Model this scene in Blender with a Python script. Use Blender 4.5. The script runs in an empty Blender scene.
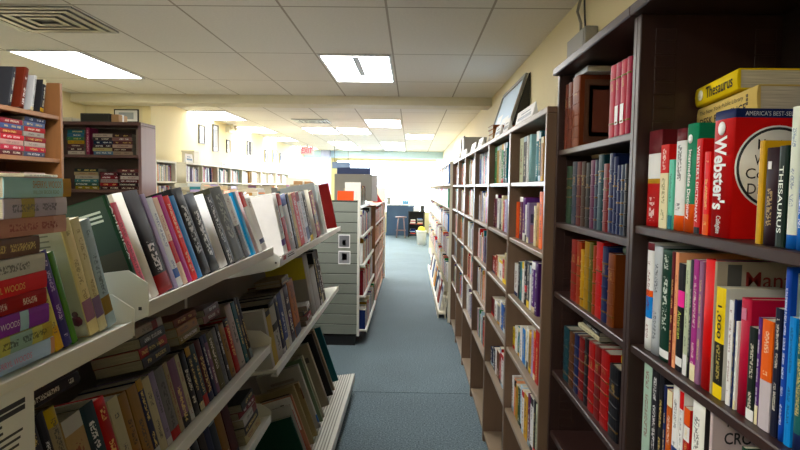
import bpy, bmesh, math, random
from mathutils import Matrix, Vector
C = bpy.context.scene.collection
R = math.radians
rnd = random.Random(7)

# ------------------------------------------------------------------ camera
F, CX, CY, CZ = 600.0, 400.0, 225.0, 1.67
def _basis(vx=411.0, vy=187.0, roll=0.8):
    p = math.atan((CY - vy) / F); y = math.atan((vx - CX) / F * math.cos(p))
    f = Vector((-math.sin(y)*math.cos(p), math.cos(y)*math.cos(p), -math.sin(p)))
    r = Vector((math.cos(y), math.sin(y), 0)); u = r.cross(f)
    c, s = math.cos(R(roll)), math.sin(R(roll))
    return c*r + s*u, -s*r + c*u, f
RT, UP, FW = _basis()
def hit(px, py, ax, val):
    d = FW + RT*((px-CX)/F) + UP*((CY-py)/F)
    o = Vector((0, 0, CZ)); t = (val - o[ax]) / d[ax]
    return o + d*t
def y_at(px, X, Z):                    # Y of the point (X, ?, Z) that is seen in image column px
    k = (px-CX)/F; n = RT - FW*k
    return -(n.x*X + n.z*(Z-CZ)) / n.y
def z_at(py, X, Y):                    # height of the point (X, Y, ?) seen in image row py
    k = (CY-py)/F; n = UP - FW*k
    return CZ - (n.x*X + n.y*Y) / n.z
cam = bpy.data.cameras.new('camera'); camo = bpy.data.objects.new('camera', cam); C.objects.link(camo)
m = Matrix((RT, UP, -FW)).transposed().to_4x4(); m.translation = (0, 0, CZ); camo.matrix_world = m
cam.sensor_width = 36; cam.lens = 27; cam.clip_start = .05; cam.clip_end = 200
bpy.context.scene.camera = camo

# ------------------------------------------------------------------ colour and materials
def lin(h):
    h = h.lstrip('#'); v = [int(h[i:i+2], 16)/255 for i in (0, 2, 4)]
    return tuple(c/12.92 if c <= .04045 else ((c+.055)/1.055)**2.4 for c in v)
PAL = {
 'black':'15151a','navy':'1c2750','dark blue':'1f3a78','blue':'2463ae','bright blue':'1f7cc4','light blue':'9cc3d8','teal':'1f6f78','dark teal':'1c4048',
 'green':'2d7a4a','dark green':'1d3f2c','olive':'5d5a2c','mint':'7cc4ae','red':'c01f2c','crimson':'a5162c','dark red':'741823','maroon':'55161f','brick red':'8c3120',
 'rust':'a14a22','orange':'d9691f','peach':'e6a887','pink':'dd7f8f','magenta':'b0297f','purple':'54306e','violet':'7d4aa0','lavender':'a99fc0','mauve':'8f6a86',
 'brown':'5c3a22','dark brown':'35231a','tan':'b08a5c','mustard':'a88632','gold':'c9a13c','yellow':'ecd21c','cream':'e4dcbc','white':'ececea','beige':'c2b596',
 'grey':'8b8d90','pale grey':'c3c8c8','dark grey':'42454b','slate':'3c4656','grey-green':'93a79c','silver':'b4b9bd','pale green':'c3ccb2','plum':'5b2447','pale blue':'b9cfdc'}
def mat(name, rough=.5, metal=0.0):
    mt = bpy.data.materials.new(name); mt.use_nodes = True
    b = mt.node_tree.nodes['Principled BSDF']; b.inputs['Roughness'].default_value = rough; b.inputs['Metallic'].default_value = metal
    return mt, mt.node_tree.nodes, mt.node_tree.links, b
def nmat(name, h, rough=.5, var=.12, scale=(8, 8, 8), metal=0.0, bump=0.0, dist=0.0, det=4):
    """painted or wooden surface: base colour broken up by noise in object space"""
    mt, N, L, b = mat(name, rough, metal); c = lin(h)
    tc = N.new('ShaderNodeTexCoord'); mp = N.new('ShaderNodeMapping'); mp.inputs['Scale'].default_value = scale
    no = N.new('ShaderNodeTexNoise'); no.inputs['Scale'].default_value = 1; no.inputs['Detail'].default_value = det; no.inputs['Distortion'].default_value = dist
    mx = N.new('ShaderNodeMixRGB'); mx.inputs[1].default_value = (*[x*(1-var) for x in c], 1); mx.inputs[2].default_value = (*[min(1, x*(1+var)) for x in c], 1)
    L.new(tc.outputs['Object'], mp.inputs[0]); L.new(mp.outputs[0], no.inputs['Vector']); L.new(no.outputs[0], mx.inputs[0]); L.new(mx.outputs[0], b.inputs['Base Color'])
    if bump:
        bp = N.new('ShaderNodeBump'); bp.inputs['Strength'].default_value = bump; bp.inputs['Distance'].default_value = .003
        L.new(no.outputs[0], bp.inputs['Height']); L.new(bp.outputs[0], b.inputs['Normal'])
    return mt
M = {}
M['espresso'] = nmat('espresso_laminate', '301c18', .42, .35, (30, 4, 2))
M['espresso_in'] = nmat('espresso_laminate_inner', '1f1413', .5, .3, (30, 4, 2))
M['walnut'] = nmat('walnut_laminate', '6f5846', .38, .16, (30, 30, 3), dist=.6)
M['walnut_edge'] = nmat('walnut_edge_band', '937c68', .30, .10, (30, 30, 3))
M['tan_board'] = nmat('tan_shelf_board', '86745f', .4, .12, (20, 3, 20))
M['pine'] = nmat('honey_pine', '8f6038', .45, .2, (30, 30, 3), dist=.8)
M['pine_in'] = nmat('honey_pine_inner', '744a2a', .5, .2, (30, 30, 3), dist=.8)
M['mahog'] = nmat('mahogany_laminate', '553634', .4, .14, (25, 25, 3))
M['mahog_side'] = nmat('mahogany_side', '7c5f60', .4, .08, (25, 25, 3))
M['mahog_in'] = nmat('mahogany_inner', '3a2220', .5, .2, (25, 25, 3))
M['white_steel'] = nmat('white_enamel_steel', 'd9d8cf', .35, .04, (6, 6, 6))
M['steel_back'] = nmat('beige_back_panel', '7d7362', .6, .08, (6, 6, 6))
M['slat'] = nmat('sage_slatwall', '7b8178', .5, .06, (4, 4, 40))
M['groove'] = nmat('slatwall_groove', '2f332c', .7, .05)
M['rib_shadow'] = nmat('deck_rib_shade', '9a9990', .6, .05)
M['black_kick'] = nmat('black_kick', '131315', .6, .1)
M['cream_case'] = nmat('cream_painted_wood', 'e0dac4', .5, .05, (5, 5, 5))
M['wall'] = nmat('butter_yellow_paint', 'e2d6ac', .7, .05, (1.5, 1.5, 1.5), bump=.15)
M['wall_far'] = nmat('pale_cream_paint', 'ecdfae', .7, .04, (1.5, 1.5, 1.5))
M['trim'] = nmat('white_trim_paint', 'd9dce0', .5, .03)
M['metal'] = nmat('brushed_metal', '9a9c9d', .35, .1, (80, 4, 4), metal=.8)
M['dark_metal'] = nmat('dark_metal', '2c2d30', .45, .1)
M['grey_plastic'] = nmat('grey_plastic', '8f8d86', .5, .06)
M['card_white'] = nmat('white_card', 'e9eaea', .6, .03)
M['kraft'] = nmat('kraft_cardboard', 'b38d62', .7, .08, (20, 20, 4))
M['black_frame'] = nmat('black_frame', '1a1a1c', .35, .1)
M['paper'] = nmat('white_paper', 'd8d8d4', .7, .03)
M['ink'] = nmat('printed_ink', '2b2b30', .6, .05)
M['denim'] = nmat('blue_counter_paint', '2f4a68', .5, .1)
M['red_thing'] = nmat('red_card', 'c8242c', .5, .05)
M['yellow_thing'] = nmat('yellow_plush', 'd9c33c', .8, .1)
def emis(name, col, s):
    mt = bpy.data.materials.new(name); mt.use_nodes = True; N = mt.node_tree.nodes; N.clear()
    e = N.new('ShaderNodeEmission'); o = N.new('ShaderNodeOutputMaterial'); e.inputs[0].default_value = (*col, 1); e.inputs[1].default_value = s
    mt.node_tree.links.new(e.outputs[0], o.inputs[0]); return mt

def cover_material():
    mt, N, L, b = mat('book_cover_print', .4)
    b.inputs['Specular IOR Level'].default_value = .16
    a = N.new('ShaderNodeAttribute'); a.attribute_name = 'col'; k = N.new('ShaderNodeAttribute'); k.attribute_name = 'ink'
    uv = N.new('ShaderNodeUVMap'); uv.uv_map = 'UVMap'; oi = N.new('ShaderNodeObjectInfo')
    sx = N.new('ShaderNodeSeparateXYZ'); L.new(uv.outputs[0], sx.inputs[0])
    def math_(op, x, y=None):
        n = N.new('ShaderNodeMath'); n.operation = op
        for i, q in enumerate((x, y)):
            if q is None: continue
            if isinstance(q, (int, float)): n.inputs[i].default_value = q
            else: L.new(q, n.inputs[i])
        return n.outputs[0]
    off = math_('MULTIPLY', oi.outputs['Random'], 37.0)
    cb = N.new('ShaderNodeCombineXYZ'); L.new(math_('MULTIPLY', sx.outputs[0], 5.5), cb.inputs[0]); L.new(math_('ADD', math_('MULTIPLY', sx.outputs[1], 7.5), off), cb.inputs[1]); L.new(off, cb.inputs[2])
    n1 = N.new('ShaderNodeTexNoise'); n1.inputs['Scale'].default_value = 1.3; n1.inputs['Detail'].default_value = 1; L.new(cb.outputs[0], n1.inputs['Vector'])
    cw = N.new('ShaderNodeCombineXYZ'); L.new(math_('ADD', math_('MULTIPLY', sx.outputs[1], .55), off), cw.inputs[0])
    n2 = N.new('ShaderNodeTexNoise'); n2.inputs['Scale'].default_value = 1.0; n2.inputs['Detail'].default_value = 0; L.new(cw.outputs[0], n2.inputs['Vector'])
    s1 = math_('GREATER_THAN', n1.outputs[0], .5); s2 = math_('GREATER_THAN', n2.outputs[0], .44)
    bandm = math_('LESS_THAN', math_('ABSOLUTE', math_('SUBTRACT', sx.outputs[0], .5)), .2)
    fac = math_('MULTIPLY', math_('MULTIPLY', s1, s2), math_('MULTIPLY', bandm, math_('MULTIPLY', k.outputs['Alpha'], .7)))
    tc = N.new('ShaderNodeTexCoord'); n3 = N.new('ShaderNodeTexNoise'); n3.inputs['Scale'].default_value = 28; n3.inputs['Detail'].default_value = 3; L.new(tc.outputs['Object'], n3.inputs['Vector'])
    var = N.new('ShaderNodeMixRGB'); var.blend_type = 'MULTIPLY'; var.inputs[0].default_value = .14; L.new(a.outputs['Color'], var.inputs[1]); L.new(n3.outputs[0], var.inputs[2])
    mx = N.new('ShaderNodeMixRGB'); L.new(fac, mx.inputs[0]); L.new(var.outputs[0], mx.inputs[1]); L.new(k.outputs['Color'], mx.inputs[2])
    L.new(mx.outputs[0], b.inputs['Base Color']); L.new(a.outputs['Alpha'], b.inputs['Roughness'])
    return mt
M['cover'] = cover_material()
def page_material(k=1.0):
    mt, N, L, b = mat('paper_pages', .85)
    tc = N.new('ShaderNodeTexCoord'); mp = N.new('ShaderNodeMapping'); mp.inputs['Scale'].default_value = (1500, 12, 12)
    no = N.new('ShaderNodeTexNoise'); no.inputs['Scale'].default_value = 1; no.inputs['Detail'].default_value = 2
    rp = N.new('ShaderNodeValToRGB'); rp.color_ramp.elements[0].color = (*[v*k for v in lin('9d937c')], 1); rp.color_ramp.elements[1].color = (*[v*k for v in lin('e6dec8')], 1)
    rp.color_ramp.elements[0].position = .25; rp.color_ramp.elements[1].position = .7
    L.new(tc.outputs['Object'], mp.inputs[0]); L.new(mp.outputs[0], no.inputs['Vector']); L.new(no.outputs[0], rp.inputs[0]); L.new(rp.outputs[0], b.inputs['Base Color'])
    return mt
M['pages'] = page_material(); M['pages_dimmed'] = page_material(.42)  # second copy is darkened to go with dimmed book rows
_flat = {}
def flat(h, rough=.5):
    if h in PAL: h = PAL[h]
    if (h, rough) not in _flat:
        mt, N, L, b = mat('print_' + h, rough); tc = N.new('ShaderNodeTexCoord'); no = N.new('ShaderNodeTexNoise'); no.inputs['Scale'].default_value = 40
        mx = N.new('ShaderNodeMixRGB'); c = lin(h); mx.inputs[1].default_value = (*[x*.93 for x in c], 1); mx.inputs[2].default_value = (*[min(1, x*1.05) for x in c], 1)
        L.new(tc.outputs['Object'], no.inputs['Vector']); L.new(no.outputs[0], mx.inputs[0]); L.new(mx.outputs[0], b.inputs['Base Color']); _flat[(h, rough)] = mt
    return _flat[(h, rough)]

# ------------------------------------------------------------------ mesh helpers
class MB:
    def __init__(s): s.bm = bmesh.new(); s.mats = []
    def mi(s, mt):
        if mt not in s.mats: s.mats.append(mt)
        return s.mats.index(mt)
    def box(s, a, b, mt, bev=.0015, M4=None):
        lo = [min(x, y) for x, y in zip(a, b)]; hi = [max(x, y) for x, y in zip(a, b)]
        t = bmesh.new(); bmesh.ops.create_cube(t, size=1)
        for v in t.verts: v.co = Vector([lo[i] + (v.co[i]+.5)*(hi[i]-lo[i]) for i in range(3)])
        if bev > 0: bmesh.ops.bevel(t, geom=t.edges[:], offset=min(bev, .45*min(hi[i]-lo[i] for i in range(3))), segments=1, affect='EDGES', profile=.5)
        s._merge(t, mt, M4)
    def prism(s, pts, axis, a0, a1, mt, bev=0.0, M4=None):
        """polygon pts (2d) extruded along axis"""
        t = bmesh.new(); o = [i for i in range(3) if i != axis]
        def P(p, a):
            v = [0, 0, 0]; v[o[0]], v[o[1]], v[axis] = p[0], p[1], a; return v
        A = [t.verts.new(P(p, a0)) for p in pts]; B = [t.verts.new(P(p, a1)) for p in pts]; n = len(pts)
        t.faces.new(A); t.faces.new(B[::-1])
        for i in range(n): t.faces.new((A[i], B[i], B[(i+1) % n], A[(i+1) % n]))
        bmesh.ops.recalc_face_normals(t, faces=t.faces[:])
        if bev > 0: bmesh.ops.bevel(t, geom=t.edges[:], offset=bev, segments=1, affect='EDGES')
        s._merge(t, mt, M4)
    def lathe(s, prof, mt, seg=24, M4=None):
        t = bmesh.new(); rings = []
        for r, z in prof: rings.append([t.verts.new((r*math.cos(2*math.pi*i/seg), r*math.sin(2*math.pi*i/seg), z)) for i in range(seg)] if r > 1e-6 else [t.verts.new((0, 0, z))])
        for A, B in zip(rings, rings[1:]):
            for i in range(seg):
                j = (i+1) % seg
                q = [A[i % len(A)], A[j % len(A)], B[j % len(B)], B[i % len(B)]]; u = []
                for v in q:
                    if v not in u: u.append(v)
                if len(u) > 2: t.faces.new(u)
        bmesh.ops.recalc_face_normals(t, faces=t.faces[:])
        s._merge(t, mt, M4, smooth=True)
    def tube(s, pts, r, mt, seg=8):
        pts = [Vector(p) for p in pts]; t = bmesh.new(); rings = []
        for i, p in enumerate(pts):
            d = (pts[min(i+1, len(pts)-1)] - pts[max(i-1, 0)]).normalized(); a = d.orthogonal().normalized(); b2 = d.cross(a)
            if rings:   # keep twist low
                a = (last - d*last.dot(d)).normalized(); b2 = d.cross(a)
            last = a
            rings.append([t.verts.new(p + a*r*math.cos(2*math.pi*k/seg) + b2*r*math.sin(2*math.pi*k/seg)) for k in range(seg)])
        for A, B in zip(rings, rings[1:]):
            for k in range(seg): t.faces.new((A[k], A[(k+1) % seg], B[(k+1) % seg], B[k]))
        t.faces.new(rings[0][::-1]); t.faces.new(rings[-1]); bmesh.ops.recalc_face_normals(t, faces=t.faces[:])
        s._merge(t, mt, None, smooth=True)
    def _merge(s, t, mt, M4, smooth=False):
        if M4 is not None: t.transform(M4)
        k = s.mi(mt); vm = [s.bm.verts.new(v.co) for v in t.verts]; t.verts.index_update()
        for f in t.faces:
            try: g = s.bm.faces.new([vm[v.index] for v in f.verts])
            except ValueError: continue
            g.material_index = k; g.smooth = smooth
        t.free()
    def build(s, name, parent=None, loc=(0, 0, 0), rot=(0, 0, 0)):
        me = bpy.data.meshes.new(name); s.bm.to_mesh(me); s.bm.free()
        for mt in s.mats: me.materials.append(mt)
        o = bpy.data.objects.new(name, me); C.objects.link(o); o.location = loc; o.rotation_euler = rot; o.parent = parent
        return o
def one(name, a, b, mt, parent=None, bev=.0015):
    q = MB(); q.box(a, b, mt, bev); return q.build(name, parent)
def tag(o, label, cat, group=None, kind=None):
    o['label'] = label; o['category'] = cat
    if group: o['group'] = group
    if kind: o['kind'] = kind
    return o
def thing(name, label, cat, loc=(0, 0, 0), rz=0, group=None):
    o = bpy.data.objects.new(name, None); o.empty_display_size = .05; C.objects.link(o); o.location = loc; o.rotation_euler = (0, 0, rz)
    return tag(o, label, cat, group)
def struct(o): o['kind'] = 'structure'; return o

def text_mesh(txt, mt, name, parent, origin, tx, ty, length, height, bold=0.0, spacing=1.0, keep=False):
    cu = bpy.data.curves.new('t', 'FONT'); cu.body = txt; cu.align_x = 'CENTER'; cu.align_y = 'CENTER'; cu.offset = bold; cu.space_character = spacing; cu.resolution_u = 3
    to = bpy.data.objects.new('t', cu); C.objects.link(to); bpy.context.view_layer.update()
    me = bpy.data.meshes.new_from_object(to.evaluated_get(bpy.context.evaluated_depsgraph_get())); bpy.data.objects.remove(to); bpy.data.curves.remove(cu)
    xs = [v.co.x for v in me.vertices]; ys = [v.co.y for v in me.vertices]
    if not xs: return None
    w, h = max(xs)-min(xs), max(ys)-min(ys); mx, my = (max(xs)+min(xs))/2, (max(ys)+min(ys))/2
    sx, sy = length/w, height/h
    if keep: sx = sy = min(sx, sy)
    tx, ty, og = Vector(tx), Vector(ty), Vector(origin)
    for v in me.vertices: v.co = og + tx*((v.co.x-mx)*sx) + ty*((v.co.y-my)*sy)
    me.materials.clear(); me.materials.append(mt)
    for p in me.polygons: p.material_index = 0
    me.name = name; o = bpy.data.objects.new(name, me); C.objects.link(o); o.parent = parent
    return o

# ------------------------------------------------------------------ books
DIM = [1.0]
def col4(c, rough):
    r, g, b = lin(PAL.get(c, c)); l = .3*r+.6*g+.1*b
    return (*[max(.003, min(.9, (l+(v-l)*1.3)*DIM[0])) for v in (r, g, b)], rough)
def book_mesh(t, h, d, col, kind='paper', zones=(), inks=(), bands=(), rough=None, wrap=False):
    """local frame: x = thickness 0..t, y = depth (spine at 0), z = height; zones / inks are fractions of the height"""
    hard = kind in ('hard', 'leather'); rough = rough if rough is not None else {'paper': .52, 'hard': .55, 'leather': .45}[kind]
    b = min(.0026 if hard else .0009, t*.2); yr = min(.005 if hard else .0012, t*.3)
    seg = 6 if hard else 3
    arc = [(t/2 - t/2*math.cos(math.pi*i/seg), yr*(1-math.sin(math.pi*i/seg))) for i in range(seg+1)]
    inner = [(t-b, d), (t-b, yr+b), (b, yr+b), (b, d)]
    prof = [(0, d)] + arc + [(t, d)] + inner; n = len(prof); ns = range(1, seg+1)     # spine segments
    lv = {0.0, h}
    for z0, z1, _ in list(zones): lv |= {z0*h, z1*h}
    for z0, z1, _ in list(inks): lv |= {z0*h, z1*h}
    bset = []
    for bz, _ in bands:
        a = bz*h; bset.append((a-.0022, a+.0022)); lv |= {a-.003, a-.0022, a+.0022, a+.003}
    lv = sorted(z for z in lv if 0 <= z <= h); L2 = [lv[0]]
    for z in lv[1:]:
        if z - L2[-1] > 2e-4: L2.append(z)
    lv = L2; lv[-1] = h
    V, Fc, cols, inkc, uvs = [], [], [], [], []
    for z in lv:
        out = any(a-1e-6 <= z <= c+1e-6 for a, c in bset)
        for i, (x, y) in enumerate(prof): V.append((x, y - (.0014 if out and 2 <= i <= seg else 0), z))
    base = col4(col, rough)
    def zc(zm):
        c = base
        for z0, z1, q in zones:
            if z0*h <= zm <= z1*h: c = col4(q, rough)
        for (a, e), (_, q) in zip(bset, bands):
            if a <= zm <= e and q: c = col4('6e5430' if q == 'gold' else q, .4)
        return c
    def ic(zm):
        for z0, z1, q in inks:
            if z0*h <= zm <= z1*h: return (*lin(PAL.get(q, q)), 1.0)
        return (0, 0, 0, 0)
    for k in range(len(lv)-1):
        zm = (lv[k]+lv[k+1])/2
        for i in range(n):
            j = (i+1) % n
            Fc.append((k*n+i, k*n+j, (k+1)*n+j, (k+1)*n+i)); sp = i in ns; side = i == 0 or i == seg+1
            cols.append(zc(zm) if (sp or (wrap and side)) else base); inkc.append(ic(zm) if sp else (0, 0, 0, 0))
            ua, ub = (prof[i][0]/t, prof[j][0]/t) if sp else (2+prof[i][1]/d, 2+prof[j][1]/d)
            uvs += [(ua, lv[k]/t), (ub, lv[k]/t), (ub, lv[k+1]/t), (ua, lv[k+1]/t)]
    K = (len(lv)-1)*n
    # end caps of the C: spine strip + two boards
    for off, flip in ((0, True), (K, False)):
        s0 = seg+2; idx_in = [n-4, n-3, n-2, n-1]   # (t-b,d) (t-b,y) (b,y) (b,d)
        polys = [[0, 1, n-2, n-1], [seg+1, s0, n-4, n-3], list(range(1, seg+2)) + [n-3, n-2]]
        for p in polys:
            q = [off+i for i in p]
            if flip: q = q[::-1]
            Fc.append(tuple(q)); cols.append(base); inkc.append((0, 0, 0, 0)); uvs += [(2.5, .5)]*len(q)
    me = bpy.data.meshes.new('book'); me.from_pydata(V, [], Fc)
    ul = me.uv_layers.new(name='UVMap'); ca = me.color_attributes.new('col', 'FLOAT_COLOR', 'CORNER'); ia = me.color_attributes.new('ink', 'FLOAT_COLOR', 'CORNER')
    cbuf, ibuf, ubuf = [], [], []; q = 0
    for f, c, i in zip(Fc, cols, inkc):
        for _ in f: cbuf += c; ibuf += i; ubuf += uvs[q]; q += 1
    me.color_attributes['col'].data.foreach_set('color', cbuf); me.color_attributes['ink'].data.foreach_set('color', ibuf); me.uv_layers['UVMap'].data.foreach_set('uv', ubuf)
    if hard and not bset:
        for p in me.polygons[:K]:
            if (p.index % n) in ns: p.use_smooth = True
    bmn = bmesh.new(); bmn.from_mesh(me); bmesh.ops.recalc_face_normals(bmn, faces=bmn.faces[:]); bmn.to_mesh(me); bmn.free()
    me.materials.append(M['cover']); return me, b, yr, hard
BOOKNAME = {'paper': 'paperback_book', 'hard': 'hardcover_book', 'leather': 'leather_bound_book'}
NB = [0]
def book(t, h, d, col, loc, rz, label, group, kind='paper', ry=0, rx=0, zones=(), inks=(), bands=(), rough=None, wrap=False, name=None, pages=True, recl=0, tw=0):
    me, b, yr, hard = book_mesh(t, h, d, col, kind, zones, inks, bands, rough, wrap)
    nm = name or BOOKNAME[kind]; me.name = nm
    o = bpy.data.objects.new(nm, me); C.objects.link(o); o.location = loc; o.rotation_euler = (rx, ry, rz)
    if recl: o.rotation_euler = (Matrix.Rotation(rz, 3, 'Z') @ Matrix.Rotation(-recl, 3, 'X') @ Matrix.Rotation(tw, 3, 'Z') @ Matrix.Rotation(ry, 3, 'Y')).to_euler()
    tag(o, label, 'book', group); NB[0] += 1
    if pages:
        g = .003 if hard else .0004
        q = MB(); q.box((b+1e-4, yr+b+1e-4, g), (t-b-1e-4, d-g, h-g), M['pages'] if DIM[0] > .9 else M['pages_dimmed'], 0)
        q.build('page_block', o)
    return o
ORD = ['first','second','third','fourth','fifth','sixth','seventh','eighth','ninth','tenth','eleventh','twelfth','thirteenth','fourteenth','fifteenth','sixteenth','seventeenth','eighteenth','nineteenth','twentieth',
       'twenty-first','twenty-second','twenty-third','twenty-fourth','twenty-fifth','twenty-sixth','twenty-seventh','twenty-eighth','twenty-ninth','thirtieth','thirty-first','thirty-second','thirty-third','thirty-fourth','thirty-fifth']
KW = {'paper': 'paperback', 'hard': 'hardcover', 'leather': 'leather-bound book'}
def lab(t, col, kind, i, n, where, frm, x=''):
    s = 'slim ' if t < .017 else ('thick ' if t > .042 else '')
    pos = 'last' if (i == n-1 and n > 1) else ORD[i]
    return f"{s}{col} {KW[kind]}{' ' + x if x else ''}, {pos if pos == 'last' else pos + ' from'} {('at the near end' if frm == 'far end' else 'at the far end') if pos == 'last' else frm}, {where}"
def title(o, txt, t, h, v0, v1, col, frac=.6, bold=.0, eps=.0012):
    """spine lettering, reading down the spine"""
    return text_mesh(txt, flat(col, .4), 'spine_lettering', o, (t/2, -eps, h*(v0+v1)/2), (0, 0, -1), (1, 0, 0), h*(v1-v0), t*frac, bold)
INKS = {'l': ['e8e2cc', 'e4c870', 'f0f0f0'], 'd': ['1d1d22', '30343c', '7a1a22']}
def autoink(col, r):
    c = lin(PAL.get(col, col)); lum = .2*c[0]+.7*c[1]+.1*c[2]
    a = r.uniform(.06, .2); return [(a, r.uniform(.75, .94), r.choice(INKS['l' if lum < .22 else 'd']))]
def autozones(r):
    q = r.random(); pc = lambda: r.choice(['white', 'cream', 'black', 'gold', 'red', 'navy', 'pale blue', 'yellow'])
    if q < .35: return []
    if q < .6: return [(0, r.uniform(.08, .2), pc())]
    if q < .8: return [(r.uniform(.8, .9), 1, pc())]
    return [(.0, .12, pc()), (.86, 1, pc())]

def right_row(Xs, z, specs, where, group, zmax, lim=None, frm='far end', dz=.1):
    """books on a right-hand shelf, spines on the plane X = Xs; spec = (px left, px right, row of top, colour, kind, opts)"""
    n = len(specs); out = []
    Y = [(y_at(sp[0], Xs, z+dz), y_at(sp[1], Xs, z+dz)) for sp in specs]
    if lim:                      # keep the row between the two side panels
        hi, lo = max(q[0] for q in Y), min(q[1] for q in Y); H, Lo = min(hi, lim[1]-.026), max(lo, lim[0]+.026)
        Y = [tuple(Lo + (v-lo)*(H-Lo)/(hi-lo) for v in q) for q in Y]
    for i, sp in enumerate(specs):
        a, b, top, col = sp[:4]; kind = sp[4] if len(sp) > 4 else 'paper'; op = dict(sp[5]) if len(sp) > 5 else {}
        ya, yb = Y[i]; t = max(.004, ya-yb-.0012)
        if 't' in op: t = op.pop('t')
        h = min(z_at(top, Xs, (ya+yb)/2) - z, zmax - z - .027); d = op.pop('d', min(.2, h*.72)); x = op.pop('x', ''); txt = op.pop('txt', None); lb = op.pop('label', None)
        dx = op.pop('dx', 0.0); nm = op.pop('name', None)
        r2 = random.Random(i*31+int(z*1000))
        if kind == 'leather':
            if 'bands' not in op: op['bands'] = [(q, 'gold' if r2.random() < .4 else None) for q in (.14, .3, .46, .62, .78)]
            op.setdefault('inks', [(.64, .76, '94753a')])
        else:
            op.setdefault('inks', [] if txt else autoink(col, r2)); op.setdefault('zones', autozones(r2) if not txt else [])
        lay = op.pop('lean', 0)
        o = book(t, h, d, col, (Xs+dx, ya, z+.0008), R(-90), lb or lab(t, col, kind, i, n, where, frm, x), group, kind, ry=R(lay), name=nm, **op)
        for q in (txt or []): title(o, q[0], t, h, *q[1:])
        out.append((o, t, h, d))
    return out
# ------------------------------------------------------------------ room
XR, XL, XLF, YB, YE, ZC = .90, -3.95, -3.16, -2.6, 22.0, 2.70
def carpet():
    mt, N, L, b = mat('blue_grey_carpet', .95)
    tc = N.new('ShaderNodeTexCoord'); n1 = N.new('ShaderNodeTexNoise'); n1.inputs['Scale'].default_value = 90; n1.inputs['Detail'].default_value = 5
    n2 = N.new('ShaderNodeTexNoise'); n2.inputs['Scale'].default_value = 1.6; n2.inputs['Detail'].default_value = 3
    rp = N.new('ShaderNodeValToRGB'); rp.color_ramp.elements[0].color = (*lin('35474f'), 1); rp.color_ramp.elements[1].color = (*lin('80949d'), 1); rp.color_ramp.elements[0].position = .32; rp.color_ramp.elements[1].position = .68
    mx = N.new('ShaderNodeMixRGB'); mx.blend_type = 'MULTIPLY'; mx.inputs[0].default_value = .35
    bp = N.new('ShaderNodeBump'); bp.inputs['Strength'].default_value = .5; bp.inputs['Distance'].default_value = .004
    L.new(tc.outputs['Object'], n1.inputs['Vector']); L.new(tc.outputs['Object'], n2.inputs['Vector']); L.new(n1.outputs[0], rp.inputs[0])
    L.new(rp.outputs[0], mx.inputs[1]); L.new(n2.outputs[0], mx.inputs[2]); L.new(mx.outputs[0], b.inputs['Base Color']); L.new(n1.outputs[0], bp.inputs['Height']); L.new(bp.outputs[0], b.inputs['Normal'])
    return mt
M['carpet'] = carpet()
q = MB(); q.box((XL-.1, YB-.1, -.1), (XR+.1, 4.785, 0), M['carpet'], 0); q.box((XL-.1, 4.793, -.1), (XR+.1, YE+.1, 0), M['carpet'], 0)
q.box((XL-.1, 4.78, -.1), (XR+.1, 4.80, -.006), M['black_kick'], 0); struct(q.build('floor'))
def ceiling_mat():
    mt, N, L, b = mat('acoustic_ceiling_tile', .85)
    tc = N.new('ShaderNodeTexCoord'); sp = N.new('ShaderNodeSeparateXYZ'); L.new(tc.outputs['Object'], sp.inputs[0])
    def mth(op, x, y=None):
        n = N.new('ShaderNodeMath'); n.operation = op
        for i, v in enumerate((x, y)):
            if v is None: continue
            if isinstance(v, (int, float)): n.inputs[i].default_value = v
            else: L.new(v, n.inputs[i])
        return n.outputs[0]
    def line(c, off, per, wd):
        a = mth('DIVIDE', mth('ADD', c, 60*per-off), per); fr = mth('ABSOLUTE', mth('SUBTRACT', mth('FRACT', mth('ADD', a, .5)), .5))
        return mth('LESS_THAN', fr, wd/per)
    g = mth('MAXIMUM', line(sp.outputs[0], -.16, .61, .007), line(sp.outputs[1], 4.74, 1.22, .008))
    no = N.new('ShaderNodeTexNoise'); no.inputs['Scale'].default_value = 60; no.inputs['Detail'].default_value = 4; L.new(tc.outputs['Object'], no.inputs['Vector'])
    rp = N.new('ShaderNodeValToRGB'); rp.color_ramp.elements[0].color = (*lin('d6d4ce'), 1); rp.color_ramp.elements[1].color = (*lin('e8e6e0'), 1); L.new(no.outputs[0], rp.inputs[0])
    mx = N.new('ShaderNodeMixRGB'); L.new(g, mx.inputs[0]); L.new(rp.outputs[0], mx.inputs[1]); mx.inputs[2].default_value = (*lin('a29d92'), 1)
    L.new(mx.outputs[0], b.inputs['Base Color'])
    bp = N.new('ShaderNodeBump'); bp.inputs['Strength'].default_value = .25; bp.inputs['Distance'].default_value = .004; L.new(no.outputs[0], bp.inputs['Height']); L.new(bp.outputs[0], b.inputs['Normal'])
    return mt
M['ceiling'] = ceiling_mat()
struct(one('ceiling', (XL-.1, YB-.1, ZC), (XR+.1, YE+.1, ZC+.1), M['ceiling'], bev=0))
struct(one('trim_1', (XL, 6.92, 2.60), (XR, 7.25, ZC), nmat('beam_paint', 'd8d2bc', .7, .04), bev=.004))
struct(one('wall_right', (XR, YB-.1, 0), (XR+.1, YE+.1, ZC), M['wall'], bev=0))
struct(one('wall_left', (XL-.1, YB-.1, 0), (XL, 7.25, ZC), M['wall'], bev=0))
struct(one('wall_left_return', (XL-.1, 7.25, 0), (XLF-.1, 7.35, ZC), M['wall'], bev=0))
struct(one('wall_left_rear', (XLF-.1, 7.25, 0), (XLF, YE+.1, ZC), M['wall_far'], bev=0))
struct(one('wall_back', (XL-.1, YB-.1, 0), (XR+.1, YB, ZC), M['wall'], bev=0))
struct(one('trim_2', (XLF, 17.6, 2.5), (XR, 17.75, ZC), nmat('soffit_paint', 'c4e2f2', .6, .03), bev=.004))       # dropped soffit before the shop window
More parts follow.
